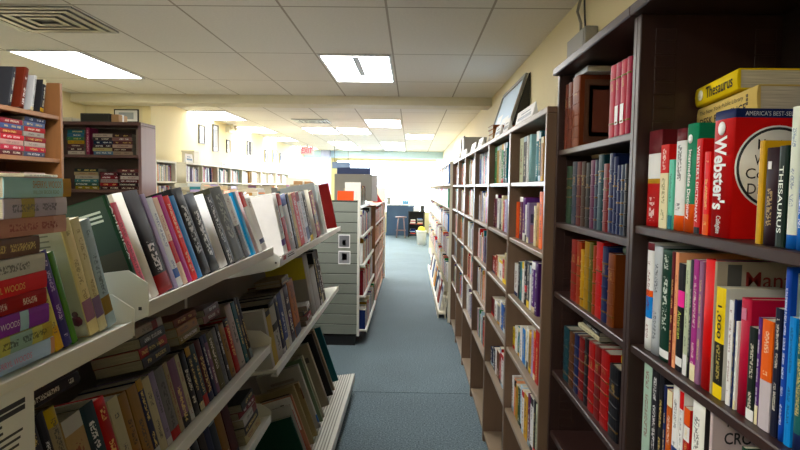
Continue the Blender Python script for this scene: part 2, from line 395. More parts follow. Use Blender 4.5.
q = MB(); q.box((XLF, YE, 0), (XR, YE+.1, .75), M['wall_far'], 0); q.box((XLF, YE, 2.62), (XR, YE+.1, ZC), M['wall_far'], 0); q.box((XLF, YE, .75), (-2.75, YE+.1, 2.62), M['wall_far'], 0)
struct(q.build('wall_far'))
def glass():
    mt = bpy.data.materials.new('window_glass'); mt.use_nodes = True; N = mt.node_tree.nodes; N.clear(); L = mt.node_tree.links
    o = N.new('ShaderNodeOutputMaterial'); t = N.new('ShaderNodeBsdfTransparent'); g = N.new('ShaderNodeBsdfGlossy'); g.inputs['Roughness'].default_value = .02
    f = N.new('ShaderNodeFresnel'); mx = N.new('ShaderNodeMixShader'); t.inputs[0].default_value = (.97, .985, 1, 1)
    L.new(f.outputs[0], mx.inputs[0]); L.new(t.outputs[0], mx.inputs[1]); L.new(g.outputs[0], mx.inputs[2]); L.new(mx.outputs[0], o.inputs[0]); return mt
M['glass'] = glass()
for i in range(3):
    x0 = -2.75 + i*1.2165; x1 = x0 + 1.2165
    q = MB(); w = .022
    q.box((x0, YE+.02, .75), (x0+w, YE+.09, 2.62), M['trim']); q.box((x1-w, YE+.02, .75), (x1, YE+.09, 2.62), M['trim']); q.box((x0, YE+.02, .75), (x1, YE+.09, .75+w), M['trim']); q.box((x0, YE+.02, 2.62-w), (x1, YE+.09, 2.62), M['trim'])
    o = struct(q.build(f'window_{i+1}')); one('pane', (x0+w, YE+.05, .75+w), (x1-w, YE+.056, 2.62-w), M['glass'], o, 0)

# ------------------------------------------------------------------ right-hand bookcases
def bookcase(name, label, Yn, Yf, Xf, dep, ztop, shelves, mm, kick=.06, group=None, strips=False, cap=0.0, edge=None):
    """bookcase against the right wall, open front facing -X, spanning Yn..Yf; shelves = heights of the board tops"""
    t = thing(name, label, 'bookcase', (Xf+dep/2, (Yn+Yf)/2, 0), 0, group); ox, oy = Xf+dep/2, (Yn+Yf)/2
    a, b, ya, yb = Xf-ox, Xf+dep-ox, Yn-oy+.0006, Yf-oy-.0006; w = .021
    out, inn, brd = mm
    for y0 in (ya, yb-w):
        one('side_panel', (a, y0, 0), (b, y0+w, ztop-.0255), out, t, .002)
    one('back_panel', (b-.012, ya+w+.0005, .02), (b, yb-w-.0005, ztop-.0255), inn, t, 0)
    one('top_board', (a-cap, ya, ztop-.025), (b, yb, ztop), out, t, .003)
    for z in shelves:
        one('shelf', (a+.004, ya+w+.0005, z-.020), (b-.0125, yb-w-.0005, z), brd, t, .0025)
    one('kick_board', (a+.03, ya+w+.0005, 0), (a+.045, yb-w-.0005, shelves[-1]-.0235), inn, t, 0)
    if strips:
        for y0, y1 in ((ya+w+.0003, ya+w+.0028), (yb-w-.0028, yb-w-.0003)):
            for x0 in (a+.035, b-.075):
                q = MB(); z = shelves[-1]+.01
                while z < ztop-.06:
                    q.box((x0, y0, z), (x0+.048, y1, z+.0265), M['espresso'], .0008); z += .031
                q.build('shelf_strip', t)
    return t
ES = (M['espresso'], M['espresso_in'], M['espresso'])
WN = (M['walnut'], M['walnut'], M['tan_board'])
XD, XB = .53, .495
zD1 = [1.811, 1.550, 1.294, .998, .767, .50, .22]; zD2 = [1.587, 1.300, 1.005, .70, .40, .12]
bookcase('dark_bookcase', 'dark espresso bookcase of old leather-bound sets between the brown cases and the dictionaries', 1.46, 2.235, XD, .34, 2.107, zD1, ES, strips=True, cap=.02)
bookcase('dark_bookcase', 'dark espresso bookcase of dictionaries and thesauruses, seen at the edge of the photo', .60, 1.46, XD, .34, 2.107, zD2, ES, strips=True, cap=.02)
BY = [2.24, 3.07, 3.90, 4.75, 5.60, 6.42, 7.27]
zBt = 1.975; zB = [1.70, 1.424, 1.135, .86, .54, .07]
BL = ['brown walnut bookcase right beside the dark case of leather sets', 'brown walnut bookcase second along the aisle after the dark cases', 'brown walnut bookcase third along the aisle after the dark cases',
      'brown walnut bookcase fourth along the aisle, below the leaning picture', 'brown walnut bookcase fifth along the aisle after the dark cases', 'brown walnut bookcase at the end of the brown row, under the grey box']
for i in range(6):
    bookcase('brown_bookcase', BL[i], BY[i], BY[i+1], XB, .32, zBt, zB, WN, group='brown bookcases along the aisle')

# books: the case of leather-bound sets
S = .55; L1, L2_ = (1.46, 2.235), (.60, 1.46); CASE1 = 'shelf of the leather-set case'
for (a, b, top, lbl, band) in [(561.8, 566.6, 85, 'small old brown leather volume at the far end of the top leather-set shelf', 1), (566.8, 570.6, 83, 'slim old brown leather volume beside the thick antique one, top leather-set shelf', 1)]:
    right_row(S, zD1[0], [(a, b, top, '5e2f22', 'leather', {'label': lbl, 'd': .15})], '', 'leather books on the top shelf of the dark case', 2.09, L1)
r_ = right_row(S, zD1[0], [(571, 578, 77, '6b3b2a', 'leather', {'label': 'thick antique brown leather volume with a tooled gilt cover on the top leather-set shelf', 'd': .19})], '', 'leather books on the top shelf of the dark case', 2.09, L1)
o, t, h, d = r_[0]
q = MB()   # tooled front cover: gilt frame and a dark red centre panel
for (y0, z0, y1, z1, c) in [(.02, .015, d-.008, h-.015, '5a3826'), (.035, .035, d-.022, h-.035, '7a5836'), (.048, .05, d-.035, h-.05, '6a3526')]:
    q.box((t+.0001, y0, z0), (t+.0004+.0004*(.05-z0 < .04)+(.0004 if c == '6a3526' else 0), y1, z1), flat(c, .4), 0)
q.build('tooled_panel', o)
zt = zD1[0] + h
o = book(.018, .15, .11, 'silver', (S+.01, y_at(571.5, S, zt)-.135, zt+.001), R(-90), 'thin grey book lying flat on top of the tooled leather volume', 'leather books on the top shelf of the dark case', 'paper', ry=R(-90))
o.location.y = y_at(571, S, zt) - .16
right_row(S, zD1[0], [(608.5, 614, 66, 'a0404a', 'leather', {'bands': [(.2, 'gold'), (.8, 'gold')]}), (614.2, 619.2, 63, '93384a', 'leather', {'bands': [(.2, 'gold'), (.8, 'gold')]}), (619.4, 625, 60, 'a23c48', 'leather', {'bands': [(.2, 'gold'), (.8, 'gold')]}), (625.2, 629.2, 57, '8c3244', 'leather', {'bands': [(.2, 'gold'), (.8, 'gold')]})],
          '', 'red set volumes on the top shelf', 2.088)
K = [o for o in C.objects if o.get('group') == 'red set volumes on the top shelf']
for i, o in enumerate(K):
    o['label'] = ['first', 'second', 'third', 'last'][i] + ' of four tall rose-red set volumes on the top leather-set shelf'
    if i in (1, 2):
        tt = max(v.co.x for v in o.data.vertices); one('call_label', (tt*.2, -.0008, .035), (tt*.8, -.0001, .085), M['card_white'], o, 0)
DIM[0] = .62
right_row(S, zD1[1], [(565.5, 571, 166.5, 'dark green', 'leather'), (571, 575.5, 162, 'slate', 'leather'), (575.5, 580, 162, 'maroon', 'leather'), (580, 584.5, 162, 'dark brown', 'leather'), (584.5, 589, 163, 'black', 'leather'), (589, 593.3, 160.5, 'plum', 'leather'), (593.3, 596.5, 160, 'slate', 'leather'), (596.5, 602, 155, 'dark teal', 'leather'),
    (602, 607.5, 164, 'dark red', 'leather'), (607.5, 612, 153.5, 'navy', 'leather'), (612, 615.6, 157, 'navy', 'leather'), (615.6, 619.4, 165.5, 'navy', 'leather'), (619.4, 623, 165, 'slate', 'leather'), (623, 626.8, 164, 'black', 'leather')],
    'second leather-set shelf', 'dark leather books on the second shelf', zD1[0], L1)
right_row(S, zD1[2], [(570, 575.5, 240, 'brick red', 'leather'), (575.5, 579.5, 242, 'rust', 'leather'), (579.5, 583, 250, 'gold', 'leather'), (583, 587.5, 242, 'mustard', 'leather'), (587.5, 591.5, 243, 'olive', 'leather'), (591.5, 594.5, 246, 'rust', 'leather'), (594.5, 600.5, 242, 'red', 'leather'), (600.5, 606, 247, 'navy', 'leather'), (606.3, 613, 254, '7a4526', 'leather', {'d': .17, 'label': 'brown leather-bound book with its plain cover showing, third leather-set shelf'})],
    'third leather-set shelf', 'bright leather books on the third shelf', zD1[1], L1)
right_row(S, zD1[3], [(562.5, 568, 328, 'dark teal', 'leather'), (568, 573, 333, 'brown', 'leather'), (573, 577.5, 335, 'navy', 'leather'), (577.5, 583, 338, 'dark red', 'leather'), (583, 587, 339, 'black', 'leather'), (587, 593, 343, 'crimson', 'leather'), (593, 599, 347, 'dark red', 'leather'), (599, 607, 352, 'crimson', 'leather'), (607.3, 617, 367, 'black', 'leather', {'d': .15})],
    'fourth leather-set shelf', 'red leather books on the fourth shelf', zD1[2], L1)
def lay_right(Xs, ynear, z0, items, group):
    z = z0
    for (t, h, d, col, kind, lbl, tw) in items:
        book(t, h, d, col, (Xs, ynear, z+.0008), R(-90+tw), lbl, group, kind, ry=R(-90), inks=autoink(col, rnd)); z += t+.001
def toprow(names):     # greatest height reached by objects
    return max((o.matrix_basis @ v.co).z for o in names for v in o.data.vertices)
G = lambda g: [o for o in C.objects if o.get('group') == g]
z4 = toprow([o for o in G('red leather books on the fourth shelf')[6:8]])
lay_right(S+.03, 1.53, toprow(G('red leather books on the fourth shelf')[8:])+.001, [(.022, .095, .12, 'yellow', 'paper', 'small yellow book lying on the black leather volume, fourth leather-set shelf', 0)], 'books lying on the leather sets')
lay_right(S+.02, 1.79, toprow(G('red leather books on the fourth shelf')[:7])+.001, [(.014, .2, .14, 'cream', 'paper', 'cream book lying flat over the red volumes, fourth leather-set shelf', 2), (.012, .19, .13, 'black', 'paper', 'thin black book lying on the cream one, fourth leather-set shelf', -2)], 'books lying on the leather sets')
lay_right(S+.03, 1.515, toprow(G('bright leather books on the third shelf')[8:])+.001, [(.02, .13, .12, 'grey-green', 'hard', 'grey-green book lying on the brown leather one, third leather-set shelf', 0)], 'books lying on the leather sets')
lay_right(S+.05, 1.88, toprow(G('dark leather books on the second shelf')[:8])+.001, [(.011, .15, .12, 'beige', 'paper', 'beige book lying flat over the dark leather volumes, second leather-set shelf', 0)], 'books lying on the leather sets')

DIM[0] = 1.0
# books: the dictionary case
S2 = .552; g = 'dictionaries on the upper shelf'
Wd = 'dictionary shelf'
A = right_row(S2, zD2[0], [
    (646, 659, 131, 'crimson', 'hard', {'zones': [(.76, 1, 'maroon'), (.5, .76, 'white'), (.45, .5, 'mustard')], 'wrap': True, 'label': 'crimson hardcover with a white band and dark red top, far end of the dictionary shelf', 'inks': [(.06, .42, 'f0e6e0')]}),
    (659.5, 667.5, 145, 'cream', 'paper', {'zones': [(.66, 1, 'red')], 'wrap': True, 'label': 'cream dictionary with a bright red top on the dictionary shelf', 'inks': [(.1, .6, '6a6a3c'), (.7, .95, 'f0e0d8')]}),
    (668.2, 673, 160, 'mint', 'paper', {'label': 'short slim mint-green paperback on the dictionary shelf', 'zones': [(0, .2, 'teal')]}),
    (673.6, 683.5, 129, 'white', 'hard', {'zones': [(.88, 1, 'maroon'), (0, .15, 'orange')], 'label': 'white dictionary with maroon top and orange foot on the dictionary shelf', 'inks': [(.2, .84, '25252c')]}),
    (684, 694.5, 124, '1f7a5c', 'hard', {'zones': [(0, .26, 'orange')], 'wrap': True, 'label': 'green intermediate dictionary with orange foot and round white seal on the dictionary shelf', 'txt': [('Intermediate Dictionary', .12, .76, 'white', .4, .01)]}),
    (695, 701, 139, 'red', 'paper', {'label': 'red paperback dictionary with a dark cover beside the green intermediate dictionary', 'zones': [(0, .07, 'black')], 'txt': [('WEBSTER\'S DICTIONARY', .12, .92, 'white', .42)]}),
    (703.5, 709.6, 152, 'd8402c', 'paper', {'label': 'orange-red paperback squeezed beside the big red collegiate dictionary', 'zones': [(0, .25, 'orange')]}),
    (710.2, 730.5, 111, 'b81430', 'hard', {'d': .19, 'label': 'big thick red collegiate dictionary with round white seal on its cover', 'zones': [(.93, 1, 'navy')], 'wrap': True, 'name': 'dictionary', 'txt': [("Webster's", .22, .80, 'white', .62, .03), ('Collegiate', .03, .17, 'white', .3)]}),
    (757.5, 763, 141, 'gold', 'paper', {'label': 'slim gold-edged hardcover leaning by the big red dictionary', 'd': .12, 'inks': [], 'zones': []}),
    (763.6, 777, 148, '2a1a20', 'hard', {'d': .13, 'label': 'dark plum-black hardcover with a small white emblem beside the gold book', 'inks': [(.2, .58, 'b59a6a')], 'zones': []}),
    (777.6, 786.5, 146, '12231c', 'paper', {'d': .14, 'label': 'black-green thesaurus with large white spine lettering', 'name': 'thesaurus', 'txt': [('THESAURUS', .14, .8, 'e8f0e4', .5, .01)]}),
    (787, 797, 107, 'e6ebdf', 'hard', {'label': 'tall white reference book with blue foot beside the black-green thesaurus', 'zones': [(0, .1, 'blue')], 'inks': [(.3, .85, '6a84a8')]}),
    (797.6, 806, 104, 'blue', 'hard', {'label': 'tall blue reference book cut by the edge of the photo'}),
    ], Wd, g, 2.09, L2_)
# round seals
def disc(parent, x, y, z, r, mt, name, axis, th=.0006):
    q = MB(); Mx = Matrix.Translation((x, y, z)) @ (Matrix.Rotation(R(90), 4, 'Y') if axis == 'x' else Matrix.Rotation(R(90), 4, 'X'))
    q.lathe([(0, th), (r, th), (r, 0), (0, 0)], mt, 40, Mx); return q.build(name, parent)
o, t, h, d = A[7]
disc(o, t+.0002, .079, h*.55, .073, flat('white'), 'cover_seal', 'x', .0004); disc(o, t+.0003, .079, h*.55, .070, flat('black'), 'seal_ring', 'x', .0006); disc(o, t+.0004, .079, h*.55, .0655, flat('e9e6de'), 'cover_seal', 'x', .0008)
def front(o, t, txt, yc, zc, ln, ht, col, bold=0.0, keep=False): return text_mesh(txt, flat(col), 'cover_lettering', o, (t+.0016, yc, zc), (0, 1, 0), (0, 0, 1), ln, ht, bold, keep=keep)
for i, (tx, ln, ht) in enumerate([('Merriam-', .070, .018), ("Webster's", .080, .018), ('Collegiate', .108, .024), ('Dictionary', .100, .024)]):
    front(o, t, tx, .079, h*.55+.040-i*.0265, ln, ht, 'black', .004)
front(o, t, 'Eleventh Edition', .079, h*.55-.052, .045, .006, '5a5a5a')
front(o, t, "AMERICA'S BEST-SELLING DICTIONARY", .1, h*.962, .16, .0075, 'c9cede')
o5, t5, h5, d5 = A[4]; q = MB(); q.lathe([(0, .0006), (.009, .0006), (.009, 0), (0, 0)], flat('white'), 24, Matrix.Translation((t5/2, -.0006, h5*.86)) @ Matrix.Rotation(R(90), 4, 'X')); q.build('spine_seal', o5)
q = MB(); q.lathe([(0, .0008), (.012, .0008), (.012, 0), (0, 0)], flat('white'), 24, Matrix.Translation((t/2, -.0006, h*.86)) @ Matrix.Rotation(R(90), 4, 'X')); q.build('spine_seal', o)
o9, t9, h9, d9 = A[9]; one('spine_emblem', (t9*.35, -.0012, h9*.78), (t9*.6, -.0003, h9*.86), flat('white'), o9, 0)
# reference stack lying behind and above
zt = toprow([A[i][0] for i in range(5)]) + .001
Xk = .665; y0k = y_at(757, Xk, zt+.03); y1k = min(1.428, y_at(692, Xk, zt+.03))
hk = y1k-y0k
DR = book(.054, hk, .17, 'd9c389', (Xk, y0k, zt+hk*math.sin(R(4))), R(-90), 'cream desk reference lying on the dictionaries under the yellow thesaurus', 'reference books lying on the dictionaries', 'hard', ry=R(-94), name='reference_book')
hh = y1k-y0k
text_mesh('The New York Public Library', flat('3a3020'), 'spine_lettering', DR, (.037, -.001, hh*.56), (0, 0, -1), (1, 0, 0), hh*.74, .0115)
text_mesh('DESK REFERENCE', flat('2a2014'), 'spine_lettering', DR, (.017, -.001, hh*.54), (0, 0, -1), (1, 0, 0), hh*.78, .017, .01)
q = MB()
for k, (a, b) in enumerate([(.004, .012), (.015, .02), (.023, .032)]): q.box((.02+k*.008, -.0012, .03), (.026+k*.008, -.0003, .036), flat('6a5a3a'), 0)
q.build('spine_emblem', DR)
TH = book(.042, .186, .16, 'ecd414', (Xk-.012, y_at(743, Xk, zt+.07), zt+.0565+(hk-(y_at(743, Xk, zt+.07)-y0k))*math.sin(R(4))), R(-91), 'bright yellow thesaurus lying on top of the cream desk reference', 'reference books lying on the dictionaries', 'hard', ry=R(-94), name='thesaurus')
text_mesh('Thesaurus', flat('1a1812'), 'spine_lettering', TH, (.021, -.001, .074), (0, 0, -1), (1, 0, 0), .116, .025, .012)
q = MB(); q.lathe([(0, .0006), (.012, .0006), (.012, 0), (0, 0)], flat('e9e3c0'), 24, Matrix.Translation((.021, -.0005, .158)) @ Matrix.Rotation(R(90), 4, 'X')); q.build('spine_seal', TH)

g = 'reference books below the dictionaries'; Wd = 'shelf below the dictionaries'
Bk = right_row(S2, zD2[1], [
    (644.5, 650.5, 243, 'white', 'hard', {'zones': [(.93, 1, 'maroon'), (.3, .5, 'bright blue'), (.5, .56, 'orange')], 'label': 'white hardcover with blue panel and orange strip, far end below the dictionaries'}),
    (651, 658.5, 247, 'silver', 'hard'), (659, 669, 250, '16352a', 'hard', {'label': 'dark green hardcover with white lettering on the shelf below the dictionaries', 'inks': [(.2, .95, 'dfe8df')], 'zones': [(.03, .1, 'white')]}),
    (669.3, 672.6, 252, 'maroon', 'paper'), (672.8, 676, 253, 'peach', 'paper'),
    (676.3, 683, 264, 'black', 'paper', {'label': 'black paperback with pink square and green lettering below the dictionaries', 'zones': [(.6, .75, 'e8569a'), (.05, .13, 'white')], 'txt': [('American', .3, .56, 'cfe05a', .5)]}),
    (683.3, 687.5, 261, 'pale green', 'paper', {'x': 'with a floral spine'}), (687.8, 690.3, 260, 'dark grey', 'paper'), (690.6, 696, 260, '98407e', 'paper', {'label': 'magenta-purple paperback beside the mauve one below the dictionaries'}), (696.3, 700.5, 262, 'mauve', 'paper'),
    (701, 711, 260, 'cc1626', 'hard', {'d': .02, 'label': 'tall glossy red hardcover spine in the middle below the dictionaries', 'inks': [], 'zones': []}),
    (711.3, 713.6, 262, 'a39a8c', 'paper', {'d': .21, 'label': 'wide grey-brown book with red title on its cover, below the dictionaries', 'inks': [], 'zones': []}),
    (714, 723.5, 288, 'c9c8c0', 'paper', {'d': .11, 'label': 'black and yellow paperback marked with a large number, below the dictionaries', 'zones': [(.0, .12, 'yellow'), (.12, .5, '1b1a14'), (.5, 1, 'yellow')], 'inks': [(.14, .48, 'c9b45a')], 'txt': [('1,000', .54, .84, '16150f', .5, .012)]}),
    (727, 731.5, 301, 'white', 'paper', {'d': .13}), (731.8, 734.2, 300, 'navy', 'paper', {'d': .13}), (734.5, 737, 322, 'white', 'paper', {'d': .12}),
    (737.5, 747, 299, 'a81c44', 'hard', {'d': .13, 'label': 'crimson-pink hardcover with plain spine below the dictionaries', 'inks': [], 'zones': []}),
    (747.5, 755.5, 328, '171f1c', 'paper', {'d': .11, 'label': 'short black paperback with a thin green frame below the dictionaries'}),
    (756, 759.5, 318, 'purple', 'paper', {'d': .12}), (760, 771, 321, 'd8701e', 'paper', {'d': .12, 'label': 'orange and grey paperback toward the open end below the dictionaries', 'zones': [(0, .45, 'c7bfc4')], 'wrap': True, 'inks': [(.5, .9, 'e9d4b0')]}),
    (772, 779, 309, '15182a', 'paper', {'d': .12}), (779.5, 785, 268, '1b479c', 'hard', {'d': .17, 'label': 'tall royal-blue hardcover with dark green cover picture below the dictionaries'}),
    (786, 793, 318, '2288cc', 'paper', {'d': .14}), (793.5, 803, 299, '2c5a5c', 'hard', {'d': .16})], Wd, g, zD2[0], L2_)
o, t, h, d = Bk[11]; front(o, t, 'Mantis', .105, h*.87, .105, .028, '8a2420', .003); one('cover_picture', (t+.0001, .02, h*.72), (t+.0006, .045, h*.98), flat('4a4a46'), o, 0)
o, t, h, d = Bk[21]; one('cover_picture', (t+.0001, .012, h*.1), (t+.0006, d-.01, h*.55), flat('183226'), o, 0); one('cover_picture', (t+.0001, .012, h*.56), (t+.0006, d-.01, h*.97), flat('8fa3a0'), o, 0)
o, t, h, d = Bk[16]; one('spine_emblem', (t*.3, -.001, h*.82), (t*.8, -.0003, h*.92), flat('c9708c'), o, 0)

g = 'books two shelves below the dictionaries'; Wd = 'two shelves below the dictionaries'
Ck = right_row(S2, zD2[2], [(641.5, 649, 364, 'a9beb0', 'paper', {'label': 'pale sage green paperback, far end two shelves below the dictionaries'}), (649.4, 656, 370, '1c1c22', 'paper', {'inks': [(.05, .95, 'e8e8e8')], 'x': 'with white lettering'}), (656.4, 661, 374, 'black', 'paper'), (661.3, 664, 386, 'navy', 'paper'), (664.3, 669.5, 391, 'b0602c', 'paper', {'label': 'rust-orange paperback two shelves below the dictionaries'}),
    (670, 676, 383, 'white', 'paper', {'zones': [(0, .5, 'dark blue')], 'label': 'white and dark blue paperback two shelves below the dictionaries'}), (676.4, 680.6, 392, 'white', 'paper', {'label': 'plain white paperback beside the red one, two shelves below the dictionaries'}), (681, 687, 409, 'crimson', 'paper', {'zones': [(.72, .85, 'white'), (.86, 1, 'orange')], 'label': 'red paperback with orange and white top, two shelves below the dictionaries'}),
    (688, 700, 401, 'f0f0ea', 'hard', {'d': .16, 'label': 'white hardcover with black cover and heavy black lettering, two shelves below the dictionaries', 'inks': [(.3, .92, '2a2a2a')], 'zones': []}),
    (706, 709, 404, 'c8b8b8', 'paper', {'d': .2, 'label': 'pinkish crossword book with red and black title on its cover', 'inks': []}), (737, 741, 448, '1c3a2c', 'paper', {'d': .15, 'label': 'dark green paperback with a white disc beside the crossword book'}), (742, 748, 454, 'dark teal', 'paper', {'d': .15}), (750, 758, 458, 'maroon', 'hard', {'d': .15})], Wd, g, zD2[1], L2_)
o, t, h, d = Ck[9]
for i, (tx, c, ln) in enumerate([('The', 'black', .03), ('CROSSWORD', 'black', .15), ('ANSWER', 'a01c24', .10), ('BOOK', 'black', .07)]): front(o, t, tx, .012+ln/2+.01, h*.93-i*.032, ln, .022, c, .015)
o, t, h, d = Ck[10]; disc(o, t+.0003, .03, h*.84, .017, flat('white'), 'cover_seal', 'x')
o, t, h, d = Ck[8]; one('cover_panel', (t+.0001, .004, .003), (t+.0006, d-.003, h-.003), flat('141416'), o, 0)

# books: the first brown bookcase
S3 = .53
def band(lst, x0, x1, tops, seed, lean=0):
    """colour list -> specs spread over the columns x0..x1"""
    r = random.Random(seed); w = [r.uniform(.7, 1.4) for _ in lst]; s = sum(w); x = x0; out = []
    for i, (c, ww) in enumerate(zip(lst, w)):
        dx = (x1-x0)*ww/s; k = 'hard' if r.random() < .35 else 'paper'; f = (x-x0)/(x1-x0)
        out.append((x, x+dx, tops[0]+(tops[1]-tops[0])*f + r.uniform(-3, 4), c, k)); x += dx
    return out
right_row(S3, zB[0], [(519.5, 523, 137.5, 'pale green', 'paper'), (523.2, 526, 136.6, 'dark grey', 'paper'), (526.2, 527.6, 134, 'white', 'paper'), (528.5, 530.5, 129.5, '9cc0c4', 'hard', {'d': .2, 'label': 'tall pale blue-green hardcover with cover showing on the top shelf of the first brown case', 'inks': [], 'zones': []}), (535.3, 538, 130, 'teal', 'hard'), (538.2, 540.4, 132, 'dark teal', 'paper'), (540.6, 543, 137, 'tan', 'paper')], 'top shelf, first brown case', 'books on the top shelf of the first brown case', 1.94, (2.24, 3.07))
right_row(S3, zB[1], [(516, 518.6, 202, 'orange', 'paper'), (518.8, 521.8, 197, 'plum', 'hard'), (522, 524.6, 198, 'purple', 'hard'), (524.8, 526.2, 205, 'white', 'paper'), (526.4, 528.4, 203, '8a7c9c', 'paper', {'d': .2, 'label': 'large book with violet and pink cover picture, second shelf of first brown case'}), (533.5, 535.2, 206, 'cream', 'paper'), (535.4, 538.4, 203, 'tan', 'hard'), (538.8, 542, 192, 'e0764a', 'paper', {'label': 'tall orange-pink paperback at the open end of the second shelf in the first brown case'})], 'second shelf, first brown case', 'books on the second shelf of the first brown case', zB[0], (2.24, 3.07))
o = G('books on the second shelf of the first brown case')[4]; t = max(v.co.x for v in o.data.vertices); h = max(v.co.z for v in o.data.vertices); one('cover_picture', (t+.0001, .01, h*.02), (t+.0006, .19, h*.45), flat('a86a80'), o, 0); one('cover_picture', (t+.0001, .01, h*.5), (t+.0006, .19, h*.72), flat('3c3458'), o, 0)
right_row(S3, zB[2], [(512, 515.5, 264, 'white', 'paper'), (515.7, 517.7, 262, 'black', 'paper'), (517.9, 519.8, 262, 'teal', 'paper'), (520, 521.8, 262, 'white', 'paper'), (522, 525, 261, 'black', 'hard', {'zones': [(.3, .45, 'red')], 'label': 'black hardcover with a red patch on the third shelf of the first brown case'}), (525.2, 528, 262, 'dark grey', 'paper'), (528.2, 529.8, 266, 'white', 'paper'), (530, 533.4, 262, 'purple', 'hard'), (533.6, 536.8, 263, '3c2050', 'hard', {'label': 'dark violet hardcover at the open end of the third shelf in the first brown case'})], 'third shelf, first brown case', 'books on the third shelf of the first brown case', zB[1], (2.24, 3.07))
right_row(S3, zB[3], band(['yellow', 'white', 'teal', 'white', 'bright blue', 'cream', 'white', 'mustard', 'lavender', 'red', 'crimson'], 512, 538, (325, 331), 3), 'fourth shelf, first brown case', 'books on the fourth shelf of the first brown case', zB[2], (2.24, 3.07))
right_row(S3, zB[4], band(['white', 'peach', 'mustard', 'dark green', 'pale blue', 'white', 'gold', 'plum', 'white', 'black', 'pale green'], 508, 537, (379, 405), 4), 'fifth shelf, first brown case', 'books on the fifth shelf of the first brown case', zB[3], (2.24, 3.07))
# second brown bookcase
B2 = [(['green', 'mustard', 'pale green', 'green', 'dark green', 'teal'], 492, 506.5, (137, 133), 0, 'top'), (['maroon', 'plum', 'white', 'grey', 'cream', 'crimson', 'lavender'], 490.5, 506.5, (198, 196), 1, 'second'), (['brick red', 'rust', 'cream', 'white', 'red', 'beige'], 490, 506, (257, 256), 2, 'third'),
      (['maroon', 'white', 'grey', 'white', 'blue', 'dark blue'], 489, 505, (300, 306), 3, 'fourth'), (['navy', 'dark grey', 'white', 'brown', 'crimson', 'white'], 488, 503, (346, 352), 4, 'fifth')]
for lst, x0, x1, tp, k, nm in B2:
    right_row(S3, zB[k], band(lst, x0, x1, tp, 20+k), f'{nm} shelf, second brown case', f'books on the {nm} shelf of the second brown case', (zBt-.02) if k == 0 else zB[k-1], (3.07, 3.90))
# ------------------------------------------------------------------ white steel gondola on the near side of the aisle
GY0, GY1 = .25, 5.0
gx, gy = -.80, 2.5
gon = thing('gondola_shelf', 'white steel gondola shelving full of leaning books in front, at the aisle', 'shelving', (gx, gy, 0))
def gp(name, mb): return mb.build(name, gon, (-gx, -gy, 0))
def steel_shelf(z, xf, y0, y1, plates=(), lip=.034, xb=-1.0, tilt=0):
    k = math.tan(R(tilt))*(xf-xb)
    q = MB(); q.prism([(xf-.003, z-.012), (xf-.003, z), (xb, z-k), (xb, z-k-.012)], 1, y0, y1, M['white_steel']); q.box((xf-.004, y0, z-lip), (xf, y1, z+.003), M['white_steel'], .0012)
    q.prism([(xf-.004, z-lip), (xf-.03, z-lip), (xf-.03, z-lip+.004), (xf-.004, z-lip+.004)], 1, y0, y1, M['white_steel'])
    s = q.build('shelf', gon, (-gx, -gy, 0))
    for y, hf, hb, xl in plates:
        q = MB(); q.prism([(xf+.002, z-.03), (xf+.002, z+hf), (xf-.045, z+hf+.03), (xl, z+hb), (xl, z-.05-k*.9), (xf-.04, z-.05)], 1, y-.0015, y+.0015, M['white_steel'], .0006)
        q.box((xf-.022, y-.0022, z-.018), (xf-.014, y-.0008, z-.010), M['black_frame'], .0005)
        q.build('end_plate', s)
    return s
zN, zS, zT, zM, zM3, zL, zDk = 1.366, 1.395, 1.335, .98, .83, .667, .15
steel_shelf(zN, -.605, GY0, 1.285, [(1.288, .03, .06, -.98)], tilt=10)
steel_shelf(zS, -.605, 1.365, 2.625, [(1.362, .045, .03, -.98)], tilt=18)
steel_shelf(zT, -.588, 2.68, GY1, [(2.676, .012, .02, -.98)], tilt=11)
steel_shelf(zM, -.60, GY0, 2.55, [(2.553, .03, .06, -.98)], tilt=14)
steel_shelf(zM3, -.60, 2.68, GY1, [], tilt=10)
steel_shelf(zL, -.60, GY0, 2.55, [(2.553, .02, .05, -.98)], tilt=14)
dk = math.tan(R(8)); zd = lambda x: zDk - (-.45-x)*dk
q = MB(); q.prism([(-.45, zDk-.015), (-.45, zDk), (-1.0, zd(-1.0)), (-1.0, zd(-1.0)-.015)], 1, GY0, 4.78, M['white_steel'])
for i in range(9):
    x = -.455-.019*i; q.prism([(x, zd(x)), (x, zd(x)+.004), (x-.009, zd(x-.009)+.004), (x-.009, zd(x-.009))], 1, GY0, 4.78, M['white_steel'])
    q.prism([(x-.0095, zd(x-.0095)), (x-.0095, zd(x-.0095)+.0006), (x-.0185, zd(x-.0185)+.0006), (x-.0185, zd(x-.0185))], 1, GY0, 4.78, M['rib_shadow'])  # shade between the ribs painted as grey strips
q.box((-.45, GY0, zDk-.06), (-.437, 4.78, zDk+.004), M['white_steel'], .002); gp('base_deck', q)
q = MB(); q.box((-.99, GY0+.02, 0), (-.50, 4.74, .055), M['black_kick'], .002); gp('kick_plate', q)
q = MB(); q.box((-1.02, GY0, .1), (-1.002, GY1, 1.40), M['steel_back'], .001); gp('back_panel', q)
for y in (GY0+.02, 1.32, 2.64, GY1-.02):
    q = MB(); q.box((-1.035, y-.015, 0), (-1.0005, y+.015, 1.42), M['white_steel'], .002); gp('upright', q)
# the other face of the gondola
for z in (.98, .55):
    q = MB(); q.box((-1.38, GY0, z-.016), (-1.036, GY1, z), M['white_steel'], .001); q.box((-1.384, GY0, z-.034), (-1.38, GY1, z+.003), M['white_steel'], .001); gp('shelf', q)
q = MB(); q.box((-1.5, GY0, zDk-.05), (-1.036, 4.78, zDk), M['white_steel'], .002); gp('base_deck', q)

